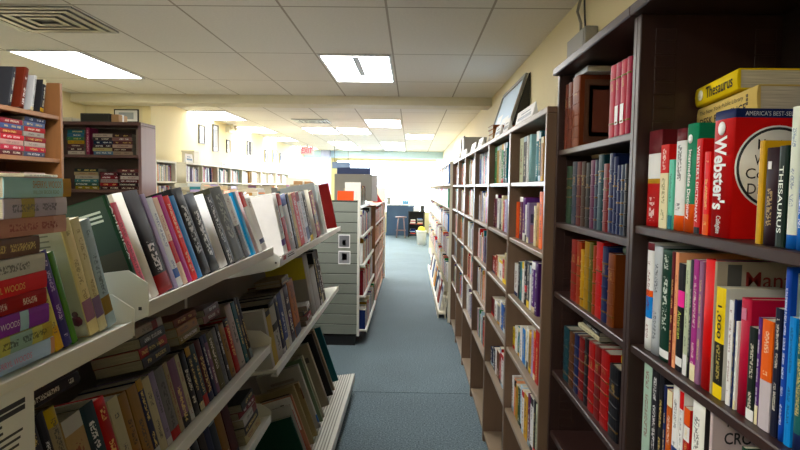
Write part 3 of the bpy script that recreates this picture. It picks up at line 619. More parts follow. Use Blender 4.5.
def lean_left(Xs, z, y0, specs, where, group, lean0, frm='near end', recl=0, xf=None, up=.0035):
    """spines on X = Xs facing the aisle; each book leans back toward the viewer; spec = (far bottom Y, height of top, colour, kind, opts)"""
    n = len(specs); out = []; y = y0; rc = R(recl); z = z - ((xf - Xs)*math.tan(rc) if xf else 0)
    for i, sp in enumerate(specs):
        yr, zt, col, kind = sp[:4]; op = dict(sp[4]) if len(sp) > 4 else {}
        ln = R(op.pop('lean', lean0)); y = op.pop('y0', y); t = op.pop('t', None) or (yr-y)*math.cos(ln) - .0012
        h = ((zt - z)/math.cos(rc) - t*math.sin(ln))/math.cos(ln); d = op.pop('d', min(.22, h*.7)); lb = op.pop('label', None); txt = op.pop('txt', None); x = op.pop('x', ''); dx = op.pop('dx', 0)
        r2 = random.Random(i*17+int(z*999)); op.setdefault('inks', [] if txt else autoink(col, r2)); op.setdefault('zones', [] if txt else autozones(r2))
        o = book(t, h, d, col, (Xs+dx, y, z+up+max(0, -t*math.sin(ln))), R(90), lb or lab(t, col, kind, i, n, where, frm, x), group, kind, ry=-ln, recl=rc, **op)
        for q in (txt or []): title(o, q[0], t, h, *q[1:])
        out.append((o, t, h, d)); y = max(y, yr)
    return out
def lay_left(Xs, yright, z0, items, group, recl=0, zb=None):
    rc = R(recl); zb = z0 if zb is None else zb; s = (z0-zb)/math.cos(rc)
    for (t, h, d, col, kind, lbl, tw, dy, op) in items:
        op = dict(op); txt = op.pop('txt', None); op.setdefault('inks', [] if txt else autoink(col, rnd))
        o = book(t, h, d, col, (Xs-(s+.0006)*math.sin(rc), yright+dy, zb+(s+.0006)*math.cos(rc)), R(90) if rc else R(90+tw), lbl, group, kind, ry=R(-90), recl=rc, tw=R(tw), **op); s += t+.0012
        for q in (txt or []): text_mesh(q[0], flat(q[4]), 'spine_lettering', o, (t*q[3], -.0012, h*(q[1]+q[2])/2), (0, 0, -1), (1, 0, 0), h*(q[2]-q[1]), t*q[5])
    return zb+s*math.cos(rc)
# stack of romance paperbacks at the near end of the top shelf
XN = -.632; gst = 'romance paperbacks stacked on the near top shelf'
lay_left(XN, 1.043, zN+.0005, [
    (.029, .19, .12, 'a9bedb', 'paper', 'pale blue paperback with purple disc, bottom of the romance stack', 0, 0, {'txt': [('SHERRYL WOODS', .35, .85, .5, 'c46a9a', .34)], 'zones': [(0, .06, 'b48a70')]}),
    (.028, .19, .12, 'b9b878', 'paper', 'yellow-green floral paperback second from the bottom of the romance stack', 1, -.006, {'zones': [(.3, .6, '8fa9a4'), (0, .15, 'a99a5a')]}),
    (.032, .185, .12, '7c3f98', 'paper', 'violet paperback with a small blue picture, in the romance stack', 0, -.014, {'zones': [(.3, .42, 'a9c6d6')], 'txt': [('SHERRYL WOODS', .44, .95, .5, 'e8dcef', .3)]}),
    (.027, .18, .12, '8d1420', 'paper', 'deep red paperback above the violet one in the romance stack', -1, -.02, {}),
    (.029, .18, .12, 'c2202a', 'paper', 'bright red paperback with gold lettering in the romance stack', 1, -.018, {'txt': [('SHERRYL WOODS', .35, .95, .45, 'e2b348', .36)]}),
    (.030, .18, .12, 'b8b6ae', 'paper', 'pale grey paperback above the bright red one in the romance stack', 3, -.022, {}),
    (.030, .175, .12, '5e4638', 'paper', 'brown paperback under the pink one in the romance stack', 1, -.036, {}),
    (.030, .18, .12, 'b58c82', 'paper', 'dusty pink-brown paperback near the top of the romance stack', -2, .044, {'zones': [(0, .2, 'c9a49c')]}),
    (.031, .18, .12, 'aaa0ac', 'paper', 'mauve-grey paperback second from the top of the romance stack', 2, .047, {'zones': [(.55, .75, '9a8a3c'), (0, .2, 'c5bcc8')]}),
    (.033, .18, .12, 'b4d8e4', 'paper', 'light blue paperback with orange lettering on top of the romance stack', -1, .062, {'zones': [(0, .14, 'a8842e')], 'txt': [('SHERRYL WOODS', .18, .62, .66, 'b8793a', .36), ('WILLOW BROOK ROAD', .22, .62, .26, '7a8a70', .2)]}),
    (.005, .14, .11, 'e6e2cf', 'paper', 'thin cream pamphlet lying on top of the romance stack', 12, .02, {}),
    ], gst)
o = lay_left(XN+.002, 1.096, zN+.003+.1855, [(.026, .07, .09, 'b9b8a4', 'paper', 'short grey-green booklet end sticking out behind the brown paperback', 0, 0, {'txt': [('ROSE', .2, .8, .5, 'e8e4d4', .4)]})], gst) if False else None
gs = 'paperbacks standing beside the romance stack'
LN = lean_left(-.634, zN, 1.052, [
    (1.078, 1.535, 'c9c07a', 'paper', {'label': 'yellow floral paperback standing right beside the romance stack', 'd': .11, 'zones': [(0, .25, 'c9a52c'), (.6, .8, '9db07a')]}),
    (1.106, 1.545, '2f2a66', 'paper', {'label': 'navy and purple paperback standing beside the yellow floral one', 'd': .11, 'inks': [(.1, .9, 'c9b8e8')], 'zones': [(.3, .7, '4a2c78')]}),
    (1.13, 1.540, '4f7a3c', 'paper', {'label': 'paperback with green garden cover behind the navy and purple one', 't': .018, 'd': .11, 'inks': [], 'zones': []}),
    (1.205, 1.598, 'd9cda4', 'paper', {'y0': 1.168, 'd': .14, 'label': 'cream spined book whose pale grey back cover carries rows of text', 'inks': [(.3, .9, '8a7a50')], 'zones': [(.12, .3, '8a6a80')]}),
    (1.238, 1.598, 'd6cfae', 'paper', {'d': .14, 'label': 'cream spined book between two pale ones at the end of the near top shelf', 'inks': [(.3, .9, '8a7a50')], 'zones': [(.12, .3, '7a6a8c')]}),
    (1.276, 1.594, 'a3b6c2', 'paper', {'d': .14, 'label': 'pale blue-grey spined book beside the end plate of the near top shelf', 'inks': [(.3, .9, '50606a')], 'zones': [(.12, .28, '8a7448')]}),
    ], '', gs, 9, recl=9, xf=-.605)
o, t, h, d = LN[3]; one('back_cover_print', (-.0006, .004, .002), (-.0001, d-.001, h-.002), flat('a9ada2'), o, 0)
q = MB(); r2 = random.Random(3)
for i in range(14): q.box((-.0012, .03, h*.93-i*.0105), (-.0007, .03+r2.uniform(.07, .09), h*.93-i*.0105+.003), flat('6d726c'), 0)
for i in range(16): q.lathe([(0, .0006), (r2.uniform(.006, .012), .0006), (.006, 0)], flat(r2.choice(['6a2c48', '8a4a6a', '55324a'])), 8, Matrix.Translation((-.0009, r2.uniform(.015, .12), r2.uniform(.01, .06))) @ Matrix.Rotation(R(-90), 4, 'Y'))
q.build('back_cover_text', o)
o, t, h, d = LN[2]; q = MB(); q.box((-.0004, .003, .002), (-.0001, d-.001, h*.45), flat('2f5a24'), 0); q.box((-.0006, .003, h*.45), (-.0001, d-.001, h-.002), flat('8d8f98'), 0)
for i in range(12): q.lathe([(0, .0006), (.007, .0006), (.007, 0)], flat(r2.choice(['6d9a3c', '3f7a34', '86a850'])), 8, Matrix.Translation((-.0003, r2.uniform(.015, .1), r2.uniform(.01, .07))) @ Matrix.Rotation(R(-90), 4, 'Y'))
q.build('back_cover_print', o)

# second top shelf: big books leaning toward the viewer
XS = -.622; g2 = 'large books leaning on the second top shelf'; W2 = 'leaning row, second top shelf'
L2b = lean_left(XS, zS, 1.380, [
    (1.395, 1.64, '24402c', 'paper', {'label': 'dark green book with landscape cover, first of the leaning row on the second top shelf', 'd': .22, 'txt': [('AMERICA', .4, .9, 'f0f0f0', .7)], 'wrap': True}),
    (1.425, 1.622, 'd96a7c', 'paper', {'label': 'salmon pink paperback leaning beside the dark green book', 'zones': [(0, .1, 'white')]}),
    (1.475, 1.645, 'e9e6e0', 'hard', {'label': 'broad white hardcover leaning between the pink and the black book', 'inks': [], 'zones': []}),
    (1.565, 1.652, '17151a', 'hard', {'label': 'thick black hardcover with red foot in the leaning row', 'zones': [(0, .18, '8a1c22')], 'wrap': True, 'inks': [(.1, .5, 'e8e0e0')]}),
    (1.59, 1.640, 'a79cc0', 'paper', {'label': 'lavender paperback leaning beside the thick black hardcover', 'inks': [], 'zones': []}),
    (1.628, 1.630, 'e6e8ee', 'paper', {'label': 'white paperback with blue lettering in the leaning row', 'inks': [(.1, .95, '2f4c9a')], 'zones': [(.1, .2, '3c5ca8')]}),
    (1.662, 1.630, 'edd2c4', 'paper', {'label': 'cream-pink paperback leaning beside the magenta one', 'inks': [(.3, .8, 'b04a4a')], 'zones': [(.25, .5, 'c23a44')]}),
    (1.697, 1.636, 'b02680', 'paper', {'label': 'magenta paperback in the leaning row', 'inks': [], 'zones': []}),
    (1.74, 1.634, 'e0473a', 'paper', {'label': 'orange-red paperback in the leaning row', 'inks': [(.1, .9, 'f0d0b0')], 'zones': []}),
    (1.78, 1.633, '2f7cba', 'paper', {'label': 'sky blue paperback in the leaning row', 'inks': [], 'zones': []}),
    (1.866, 1.658, '121316', 'hard', {'label': 'big black hardcover with white barcode on its back in the leaning row', 'd': .22, 'inks': [(.1, .8, 'd0d0d0')], 'zones': []}),
    (1.952, 1.640, '3a3d42', 'hard', {'label': 'charcoal hardcover leaning beside the big black one'}),
    (2.039, 1.636, 'eeeeee', 'hard', {'label': 'plain white hardcover leaning beside the charcoal one', 'inks': [], 'zones': []}),
    (2.11, 1.634, '202226', 'paper', {'label': 'black paperback with dotted white spine in the leaning row', 'inks': [(.02, .98, 'dddddd')]}),
    (2.239, 1.662, '34352c', 'paper', {'label': 'large dark patterned book with barcode, leaning on the second top shelf', 'd': .22, 'inks': [(.3, .9, '8a8a78')], 'zones': []}),
    (2.309, 1.636, 'd0cfcb', 'paper', {'label': 'slim white and black paperback beside the large patterned book', 'zones': [(0, .5, 'black')]}),
    (2.40, 1.640, '3d8cbc', 'paper', {'y0': 2.36, 'd': .22, 'label': 'blue-framed magazine with photographs on its back, second top shelf', 'inks': [], 'zones': []}),
    (2.455, 1.644, 'b09c9c', 'hard', {'d': .2, 'label': 'dusty mauve hardcover leaning behind the blue-framed magazine', 'inks': [], 'zones': []}),
    (2.51, 1.64, 'c8232c', 'paper', {'d': .2, 'label': 'red topped white book leaning at the far end of the second top shelf', 'zones': [(0, .75, 'white')], 'wrap': True}),
    (2.60, 1.63, 'f2f0ee', 'hard', {'d': .2, 'label': 'thick glossy white hardcover closing the second top shelf', 'zones': [(.12, .2, 'navy')], 'inks': [(.4, .9, '7a3040')]}),
    ], W2, g2, 4, recl=18, xf=-.605)
def back_print(B, rects, name='back_cover_print'):
    o, t, h, d = B; q = MB()
    for k, (y0, z0, y1, z1, c) in enumerate(rects): q.box((-.0005-.0002*k, d*y0, h*z0), (-.0001, d*y1, h*z1), flat(c), 0)
    return q.build(name, o)
back_print(L2b[0], [(.03, .01, .98, .5, '3d3a26'), (.03, .5, .98, .99, '1f3a2a'), (.1, .86, .7, .88, 'c5cfc0'), (.1, .82, .6, .84, 'c5cfc0'), (.1, .78, .65, .80, 'c5cfc0')])
for k in (10, 14): back_print(L2b[k], [(.06, .06, .26, .18, 'f0f0f0'), (.08, .08, .24, .16, '55555a'), (.1, .08, .13, .16, 'f0f0f0'), (.17, .08, .19, .16, 'f0f0f0')], 'barcode')
back_print(L2b[14], [(.3, .3, .8, .34, '6a6a58'), (.25, .5, .85, .53, '6a6a58'), (.3, .66, .7, .69, '6a6a58'), (.2, .8, .8, .84, '6a6a58')])
back_print(L2b[16], [(.05, .02, .98, .95, 'b8c4cc'), (.08, .04, .95, .2, '5a2c26'), (.08, .22, .95, .42, 'c8452c'), (.08, .45, .95, .56, '3c4c4c'), (.08, .6, .95, .7, '584a50'), (.08, .73, .95, .82, 'a8a0a8'), (.3, .84, .8, .92, 'a03438')])

# third top shelf
XT = -.602; g3 = 'books leaning on the third top shelf'; W3 = 'leaning row, third top shelf'
L3b = lean_left(XT, zT, 2.86, [
    (2.947, 1.632, 'f1efee', 'hard', {'label': 'broad white hardcover first of the leaning row on the third top shelf', 'inks': [(.3, .8, '6a6a90')], 'zones': [(.15, .25, '5a3a7a')]}),
    (3.021, 1.63, 'b8203c', 'paper', {'label': 'crimson paperback beside the first white hardcover, third top shelf', 'inks': [], 'zones': [(.6, .8, 'white')]}),
    (3.158, 1.628, 'dfe4ee', 'hard', {'label': 'white hardcover with blue top in the leaning row, third top shelf', 'zones': [(.8, 1, '3850a0')], 'wrap': True}),
    (3.220, 1.626, '1b1b1f', 'paper', {'label': 'black paperback beside the blue-topped white hardcover'}),
    (3.294, 1.62, 'c6a468', 'paper', {'label': 'tan paperback before the red one on the third top shelf'}),
    (3.418, 1.632, 'c42430', 'paper', {'label': 'bright red paperback with white lettering on the third top shelf', 'inks': [(.1, .9, 'f2e8e8')], 'zones': []}),
    (3.517, 1.634, 'e8dadc', 'paper', {'label': 'white paperback with dark red top on the third top shelf', 'zones': [(.82, 1, '8a1c30')], 'wrap': True}),
    (3.616, 1.628, 'dfe2ea', 'paper', {'label': 'white paperback with navy foot on the third top shelf', 'zones': [(.05, .3, '1c2c60')]}),
    (3.728, 1.64, '17181c', 'hard', {'label': 'black hardcover amid white books on the third top shelf'}),
    (3.877, 1.645, 'eae4d4', 'hard', {'label': 'cream hardcover beside the black one on the third top shelf', 'inks': [], 'zones': []}),
    (4.026, 1.64, '7a2028', 'paper', {'label': 'dark red paperback before the large pale grey book', 'zones': [(.3, .5, 'black')]}),
    (4.174, 1.69, 'c6d0d2', 'hard', {'y0': 4.150, 't': .025, 'd': .24, 'label': 'large pale grey book with black bird silhouettes on its back', 'inks': [], 'zones': []}),
    (4.398, 1.68, 'efeeea', 'paper', {'y0': 4.298, 't': .03, 'label': 'white paperback behind the large pale grey book', 'inks': [], 'zones': []}),
    (4.844, 1.69, '7c1a22', 'hard', {'y0': 4.86, 't': .03, 'd': .24, 'label': 'dark red hardcover leaning at the end of the third top shelf', 'inks': [], 'zones': []}),
    ], W3, g3, 5, recl=11, xf=-.588)
q = MB(); o, t, h, d = L3b[11]
for (y, z, s) in [(.5, .62, .022), (.66, .72, .016), (.42, .42, .012)]:
    for a in (0, 1): q.prism([(d*y, h*z), (d*y+(.5-a)*4*s, h*z+s*.9), (d*y+(.5-a)*1.2*s, h*z-s*.4)], 0, -.0008, -.0002, flat('24282c'))
q.box((-.0008, d*.1, h*.05), (-.0002, d*.3, h*.15), flat('8a9298'), 0); q.build('bird_print', o)

# middle shelf, near and second section
DIM[0] = .5  # shade of the middle and low shelves painted into book and page colours
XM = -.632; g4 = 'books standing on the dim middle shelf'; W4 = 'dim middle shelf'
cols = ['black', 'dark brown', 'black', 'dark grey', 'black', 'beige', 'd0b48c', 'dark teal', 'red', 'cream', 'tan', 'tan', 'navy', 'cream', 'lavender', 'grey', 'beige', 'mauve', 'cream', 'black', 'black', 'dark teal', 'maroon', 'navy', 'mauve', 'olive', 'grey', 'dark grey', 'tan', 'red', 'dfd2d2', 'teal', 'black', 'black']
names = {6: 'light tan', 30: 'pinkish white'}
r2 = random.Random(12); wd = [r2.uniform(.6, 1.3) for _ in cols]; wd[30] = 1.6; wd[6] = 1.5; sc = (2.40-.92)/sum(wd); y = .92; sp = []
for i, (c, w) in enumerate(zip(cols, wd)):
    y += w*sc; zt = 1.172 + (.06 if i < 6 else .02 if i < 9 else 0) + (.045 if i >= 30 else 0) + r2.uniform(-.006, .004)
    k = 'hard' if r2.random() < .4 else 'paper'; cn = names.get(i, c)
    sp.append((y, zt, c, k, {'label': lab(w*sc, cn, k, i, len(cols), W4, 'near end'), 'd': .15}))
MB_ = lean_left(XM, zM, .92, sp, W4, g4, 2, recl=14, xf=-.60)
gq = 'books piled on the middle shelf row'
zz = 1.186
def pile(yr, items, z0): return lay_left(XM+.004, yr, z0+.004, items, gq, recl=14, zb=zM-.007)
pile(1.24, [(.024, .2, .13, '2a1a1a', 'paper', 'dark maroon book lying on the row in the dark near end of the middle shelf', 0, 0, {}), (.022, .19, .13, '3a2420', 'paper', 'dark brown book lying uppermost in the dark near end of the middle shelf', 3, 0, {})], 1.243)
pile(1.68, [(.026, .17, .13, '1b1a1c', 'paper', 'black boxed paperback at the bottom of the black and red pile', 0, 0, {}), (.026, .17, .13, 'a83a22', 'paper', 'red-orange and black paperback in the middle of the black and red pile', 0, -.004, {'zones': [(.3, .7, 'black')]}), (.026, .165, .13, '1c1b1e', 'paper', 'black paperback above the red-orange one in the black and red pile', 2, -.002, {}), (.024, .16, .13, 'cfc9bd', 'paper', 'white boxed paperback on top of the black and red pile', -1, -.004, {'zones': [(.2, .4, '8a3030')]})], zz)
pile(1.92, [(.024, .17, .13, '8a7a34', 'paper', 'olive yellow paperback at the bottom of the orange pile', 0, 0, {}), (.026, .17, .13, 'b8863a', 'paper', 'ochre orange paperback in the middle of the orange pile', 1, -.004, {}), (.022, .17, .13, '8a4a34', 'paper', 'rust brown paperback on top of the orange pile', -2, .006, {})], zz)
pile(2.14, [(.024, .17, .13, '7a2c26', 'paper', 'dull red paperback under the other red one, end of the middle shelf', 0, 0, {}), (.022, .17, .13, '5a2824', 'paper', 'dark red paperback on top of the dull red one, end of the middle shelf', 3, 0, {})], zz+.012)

# middle shelf, third section
g5 = 'books on the far middle shelf'; W5 = 'far middle shelf'
XM3 = -.622
lean_left(XM3, zM3, 2.70, [
    (2.74, 1.10, 'e3dfd4', 'paper', {'label': 'white paperback leaning with its blank back showing, start of the far middle shelf', 'inks': [], 'zones': []}),
    (2.82, 1.085, 'd8bc1c', 'paper', {'label': 'yellow paperback on the far middle shelf', 'inks': [], 'zones': [(.9, 1, 'black')]}),
    (2.94, 1.11, 'dcdad0', 'hard', {'label': 'white hardcover with black band on the far middle shelf', 'zones': [(.5, .62, 'black'), (.92, 1, 'black')], 'wrap': True}),
    (3.01, 1.118, '1e2748', 'hard', {'label': 'navy hardcover beside the white banded one on the far middle shelf'}),
    (3.09, 1.12, '3a4f9a', 'paper', {'label': 'blue paperback on the far middle shelf'}),
    (3.15, 1.125, 'e2e0da', 'paper', {'label': 'white paperback between the blue and purple ones on the far middle shelf'}),
    (3.27, 1.132, '2c1c3c', 'hard', {'label': 'dark purple hardcover on the far middle shelf', 'zones': [(.3, .5, '5a2c6a')]}),
    (3.42, 1.142, 'd98a34', 'paper', {'label': 'orange paperback on the far middle shelf', 'inks': [(.1, .9, '3a2a1a')]}),
    ], W5, g5, 3, recl=10, xf=-.60)
lay_left(XM3+.02, 3.245, 1.148, [(.022, .19, .14, '6a5038', 'hard', 'brown hardcover lying across the white and purple books, far middle shelf', 0, 0, {}), (.02, .2, .14, 'a08a62', 'hard', 'tan hardcover lying on top of the brown one, far middle shelf', 2, -.02, {})], g5, recl=10, zb=zM3)
lay_left(XM3+.01, 3.72, zM3+.003, [(.03, .2, .14, 'd8d0c4', 'paper', 'cream paperback at the bottom of the small pile, far middle shelf', 0, 0, {}), (.028, .19, .14, 'a03a30', 'paper', 'red paperback in the small pile, far middle shelf', 3, 0, {}), (.026, .19, .14, '3c4650', 'paper', 'dark paperback in the small pile, far middle shelf', -3, .004, {}), (.03, .18, .14, 'e4e0d8', 'paper', 'white paperback on top of the small pile, far middle shelf', 5, 0, {})], g5, recl=10)
lean_left(XM3, zM3, 3.82, [
    (3.88, 1.225, 'e9e6dc', 'hard', {'label': 'tall white binder with yellow upper cover, far middle shelf', 'd': .26, 'inks': [], 'zones': []}),
    (3.98, 1.22, 'efefec', 'hard', {'label': 'tall white binder beside the yellow-covered one, far middle shelf', 'inks': [(.3, .7, '9a9aa4')], 'zones': []}),
    (4.18, 1.12, 'f1f1ef', 'hard', {'label': 'thick plain white book past the tall binders, far middle shelf', 'inks': [], 'zones': []}),
    (4.26, 1.20, '2a2522', 'paper', {'label': 'dark brown paperback near the end of the far middle shelf'}),
    (4.33, 1.21, '1a1a1e', 'paper', {'label': 'black paperback near the end of the far middle shelf'}),
    (4.42, 1.2, '4a3a34', 'hard', {'label': 'worn brown hardcover at the end of the far middle shelf'}),
    ], W5, g5, 3, recl=10, xf=-.60)
Bi = G(g5)[-6]; t = max(v.co.x for v in Bi.data.vertices); h = max(v.co.z for v in Bi.data.vertices)
one('back_cover_print', (-.0006, .004, h*.62), (-.0001, .255, h*.97), flat('d8cc2c'), Bi, 0)

# low shelf under the middle one
g6 = 'books on the low shelf under the middle one'; W6 = 'low shelf'
cols6 = ['plum', 'dark green', 'black', 'olive', 'mustard', 'black', 'dark brown', 'navy', 'slate', 'tan', 'maroon']
y = 1.52; sp = []; r2 = random.Random(5)
for i, c in enumerate(cols6):
    w = r2.uniform(.045, .075); y += w; k = 'hard' if r2.random() < .5 else 'paper'; sp.append((y, .89+r2.uniform(-.02, .015), c, k, {'label': lab(.03, c, k, i, len(cols6), W6, 'near end'), 'd': .15, 'inks': [(.05, .25, 'cfc8b8')] if i % 3 == 0 else []}))
lean_left(XM, zL, 1.52, sp, W6, g6, 2, recl=14, xf=-.60)
ye = y + .02
lay_left(XM+.01, 2.47, zL-.002, [(.035, .22, .15, 'd8cfa4', 'paper', 'pale yellow book at the bottom of the pile ending the low shelf', 0, .0, {}), (.03, .22, .15, '232226', 'paper', 'black book above the pale yellow one on the low shelf', 2, 0, {}), (.03, .21, .15, 'e4e2de', 'paper', 'white book with red edge in the pile ending the low shelf', 2, 0, {'zones': [(.0, .3, '8a2030')]}), (.026, .21, .15, '8a2438', 'paper', 'crimson book near the top of the pile ending the low shelf', -2, .005, {}), (.03, .2, .15, '1c1b1e', 'paper', 'black book on top of the pile ending the low shelf', 3, .0, {})], g6, recl=14)

# base deck: large books leaning back
DIM[0] = .62  # base deck shade also put into the book colours
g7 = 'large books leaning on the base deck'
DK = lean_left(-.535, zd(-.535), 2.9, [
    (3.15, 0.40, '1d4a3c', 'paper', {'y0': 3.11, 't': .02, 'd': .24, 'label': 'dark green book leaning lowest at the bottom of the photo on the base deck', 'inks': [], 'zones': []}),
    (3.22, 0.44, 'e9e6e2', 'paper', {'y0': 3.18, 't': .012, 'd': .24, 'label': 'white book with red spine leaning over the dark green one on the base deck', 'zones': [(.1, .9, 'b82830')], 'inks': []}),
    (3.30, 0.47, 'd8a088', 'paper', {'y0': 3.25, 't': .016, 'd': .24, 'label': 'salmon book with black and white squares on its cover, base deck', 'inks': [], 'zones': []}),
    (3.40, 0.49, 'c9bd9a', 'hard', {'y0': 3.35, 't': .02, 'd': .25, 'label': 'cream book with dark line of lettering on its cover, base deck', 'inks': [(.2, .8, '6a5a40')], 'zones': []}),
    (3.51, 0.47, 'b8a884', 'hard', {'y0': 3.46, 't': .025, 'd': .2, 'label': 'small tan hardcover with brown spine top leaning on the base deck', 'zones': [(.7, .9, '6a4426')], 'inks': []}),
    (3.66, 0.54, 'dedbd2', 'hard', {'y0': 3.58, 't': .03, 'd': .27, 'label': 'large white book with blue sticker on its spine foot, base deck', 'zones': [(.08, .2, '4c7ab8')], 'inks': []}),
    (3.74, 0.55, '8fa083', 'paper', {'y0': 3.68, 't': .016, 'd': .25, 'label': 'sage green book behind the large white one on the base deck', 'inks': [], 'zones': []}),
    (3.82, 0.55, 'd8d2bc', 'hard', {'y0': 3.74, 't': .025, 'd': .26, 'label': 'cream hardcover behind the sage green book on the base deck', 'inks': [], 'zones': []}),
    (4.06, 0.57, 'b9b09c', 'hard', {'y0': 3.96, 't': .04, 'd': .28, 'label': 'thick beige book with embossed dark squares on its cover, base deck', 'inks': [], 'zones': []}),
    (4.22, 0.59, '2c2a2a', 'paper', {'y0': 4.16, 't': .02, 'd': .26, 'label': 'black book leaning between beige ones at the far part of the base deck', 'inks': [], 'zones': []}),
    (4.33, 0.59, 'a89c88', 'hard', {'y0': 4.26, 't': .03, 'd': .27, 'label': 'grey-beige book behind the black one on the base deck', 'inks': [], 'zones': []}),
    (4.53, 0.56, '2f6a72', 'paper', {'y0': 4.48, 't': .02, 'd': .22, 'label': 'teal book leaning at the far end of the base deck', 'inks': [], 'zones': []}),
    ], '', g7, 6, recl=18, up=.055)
r2 = random.Random(4)
sq = [(r2.uniform(.1, .75), r2.uniform(.45, .85)) for _ in range(14)]
back_print(DK[2], [(.04, .4, .96, .98, 'd9d6d0')] + [(a, b, a+.09, b+.06, '2a2a2c') for a, b in sq])
back_print(DK[3], [(.15, .86, .85, .90, '4a3c30')]); back_print(DK[8], [(.1+.16*i, .72, .2+.16*i, .8, '4e473a') for i in range(5)]); back_print(DK[5], [(.2, .8, .75, .84, '8a8478')])
DIM[0] = 1.0
# paper notice clipped to the near top shelf and a shelf label
q = MB(); q.box((-.6035, .74, 1.10), (-.6025, .935, 1.352), M['paper'], 0)
n = q.build('paper_notice'); tag(n, 'white printed paper notice hanging from the front edge of the near top shelf', 'notice')
q = MB(); r2 = random.Random(2)
for i in range(20): q.box((-.6024, .755, 1.325-i*.0105), (-.602, .755+r2.uniform(.1, .16), 1.325-i*.0105+.004+(.004 if i < 2 else 0)), M['ink'], 0)
q.build('printed_lines', n)
q = MB(); q.box((-.5870, 2.70, 1.318), (-.5855, 3.05, 1.352), M['card_white'], 0); lb = q.build('shelf_label'); tag(lb, 'small white shelf label with red mark on the lip where the third top shelf begins', 'label')
q = MB(); q.box((-.5854, 2.74, 1.325), (-.585, 2.80, 1.345), flat('b03030'), 0); q.box((-.5854, 2.84, 1.328), (-.585, 3.0, 1.333), M['ink'], 0); q.box((-.5854, 2.84, 1.338), (-.585, 2.98, 1.342), M['ink'], 0); q.build('printed_mark', lb)
# ------------------------------------------------------------------ masses of small far books (one object)
class Mass:
    def __init__(s): s.V, s.F, s.c, s.i, s.u = [], [], [], [], []
    def box(s, org, rz, t, h, d, col, lean=0.0, flat_=False, ink=None):
        c0, s0 = math.cos(rz), math.sin(rz); cl, sl = math.cos(lean), math.sin(lean); b = len(s.V)
        for (x, y, z) in [(0, 0, 0), (t, 0, 0), (t, d, 0), (0, d, 0), (0, 0, h), (t, 0, h), (t, d, h), (0, d, h)]:
            if flat_: x, z = -z, x
            else: x, z = x*cl - z*sl, x*sl + z*cl
            s.V.append((org[0]+x*c0-y*s0, org[1]+x*s0+y*c0, org[2]+z))
        a = col4(col, .45); pg = (*lin('cfc6ae'), .8); ik = (*lin(ink), .8) if ink else (0, 0, 0, 0)
        for f, c, k, uv in [((0, 1, 5, 4), a, ik, [(0, 0), (1, 0), (1, h/t), (0, h/t)]), ((1, 2, 6, 5), a, None, None), ((3, 0, 4, 7), a, None, None), ((4, 5, 6, 7), pg, None, None), ((2, 3, 7, 6), pg, None, None), ((3, 2, 1, 0), pg, None, None)]:
            s.F.append(tuple(b+v for v in f)); s.c.append(c); s.i.append(k or (0, 0, 0, 0)); s.u.append(uv or [(2, 0)]*4)
    def row(s, rz, org, length, hmin, hmax, seed, pal, dmax=.16, fill=1.0, tmin=.014, tmax=.042):
        r = random.Random(seed); x = 0; dx, dy = math.cos(rz), math.sin(rz)
        while x < length-.03:
            if r.random() > fill: x += r.uniform(.03, .1); continue
            t = r.uniform(tmin, tmax)
            if x+t > length-.008: break
            h = r.uniform(hmin, hmax); c = r.choice(pal); lum = sum(lin(PAL.get(c, c)))
            s.box((org[0]+dx*x, org[1]+dy*x, org[2]+.001), rz, t-.001, h, r.uniform(.75, 1)*dmax, c, lean=R(r.choice([0, 0, 0, 2, 5])) if x+t+.02 < length and x > .03 else 0, ink='e8e2d0' if lum < .9 else '26262c')
            x += t+.0005
    def pile(s, rz, org, n, seed, pal, h=.17, d=.12, tmax=.036):
        r = random.Random(seed); z = org[2]
        for _ in range(n):
            t = r.uniform(.018, tmax); s.box((org[0]+r.uniform(-.01, .01), org[1]+r.uniform(-.01, .01), z+.001), rz+r.uniform(-.12, .12), t, h*r.uniform(.85, 1.1), d, r.choice(pal), flat_=True); z += t+.001
    def build(s, name, label):
        me = bpy.data.meshes.new(name); me.from_pydata(s.V, [], s.F); me.uv_layers.new(name='UVMap'); me.color_attributes.new('col', 'FLOAT_COLOR', 'CORNER'); me.color_attributes.new('ink', 'FLOAT_COLOR', 'CORNER')
        me.color_attributes['col'].data.foreach_set('color', [v for c in s.c for _ in range(4) for v in c]); me.color_attributes['ink'].data.foreach_set('color', [v for c in s.i for _ in range(4) for v in c])
        me.uv_layers['UVMap'].data.foreach_set('uv', [v for u in s.u for p in u for v in p]); me.materials.append(M['cover'])
        o = bpy.data.objects.new(name, me); C.objects.link(o); return tag(o, label, 'books', kind='stuff')
MS = Mass()
MIX = ['white', 'cream', 'red', 'navy', 'black', 'dark blue', 'blue', 'teal', 'beige', 'crimson', 'maroon', 'grey', 'pale grey', 'tan', 'green', 'mustard', 'purple', 'orange', 'white', 'pale blue', 'white']
PALE = ['white', 'cream', 'pale grey', 'lavender', 'mauve', 'pale blue', 'beige', 'grey', 'crimson', 'navy', 'peach', 'teal', 'white', 'tan']
# brown cases three to six
for i in range(2, 6):
    for k, z in enumerate(zB[:6]):
        if k == 5: continue
        MS.row(R(-90), (S3, BY[i+1]-.03, z), BY[i+1]-BY[i]-.06, .17, .235 if k < 5 else .3, 100+i*10+k, MIX, fill=.96)

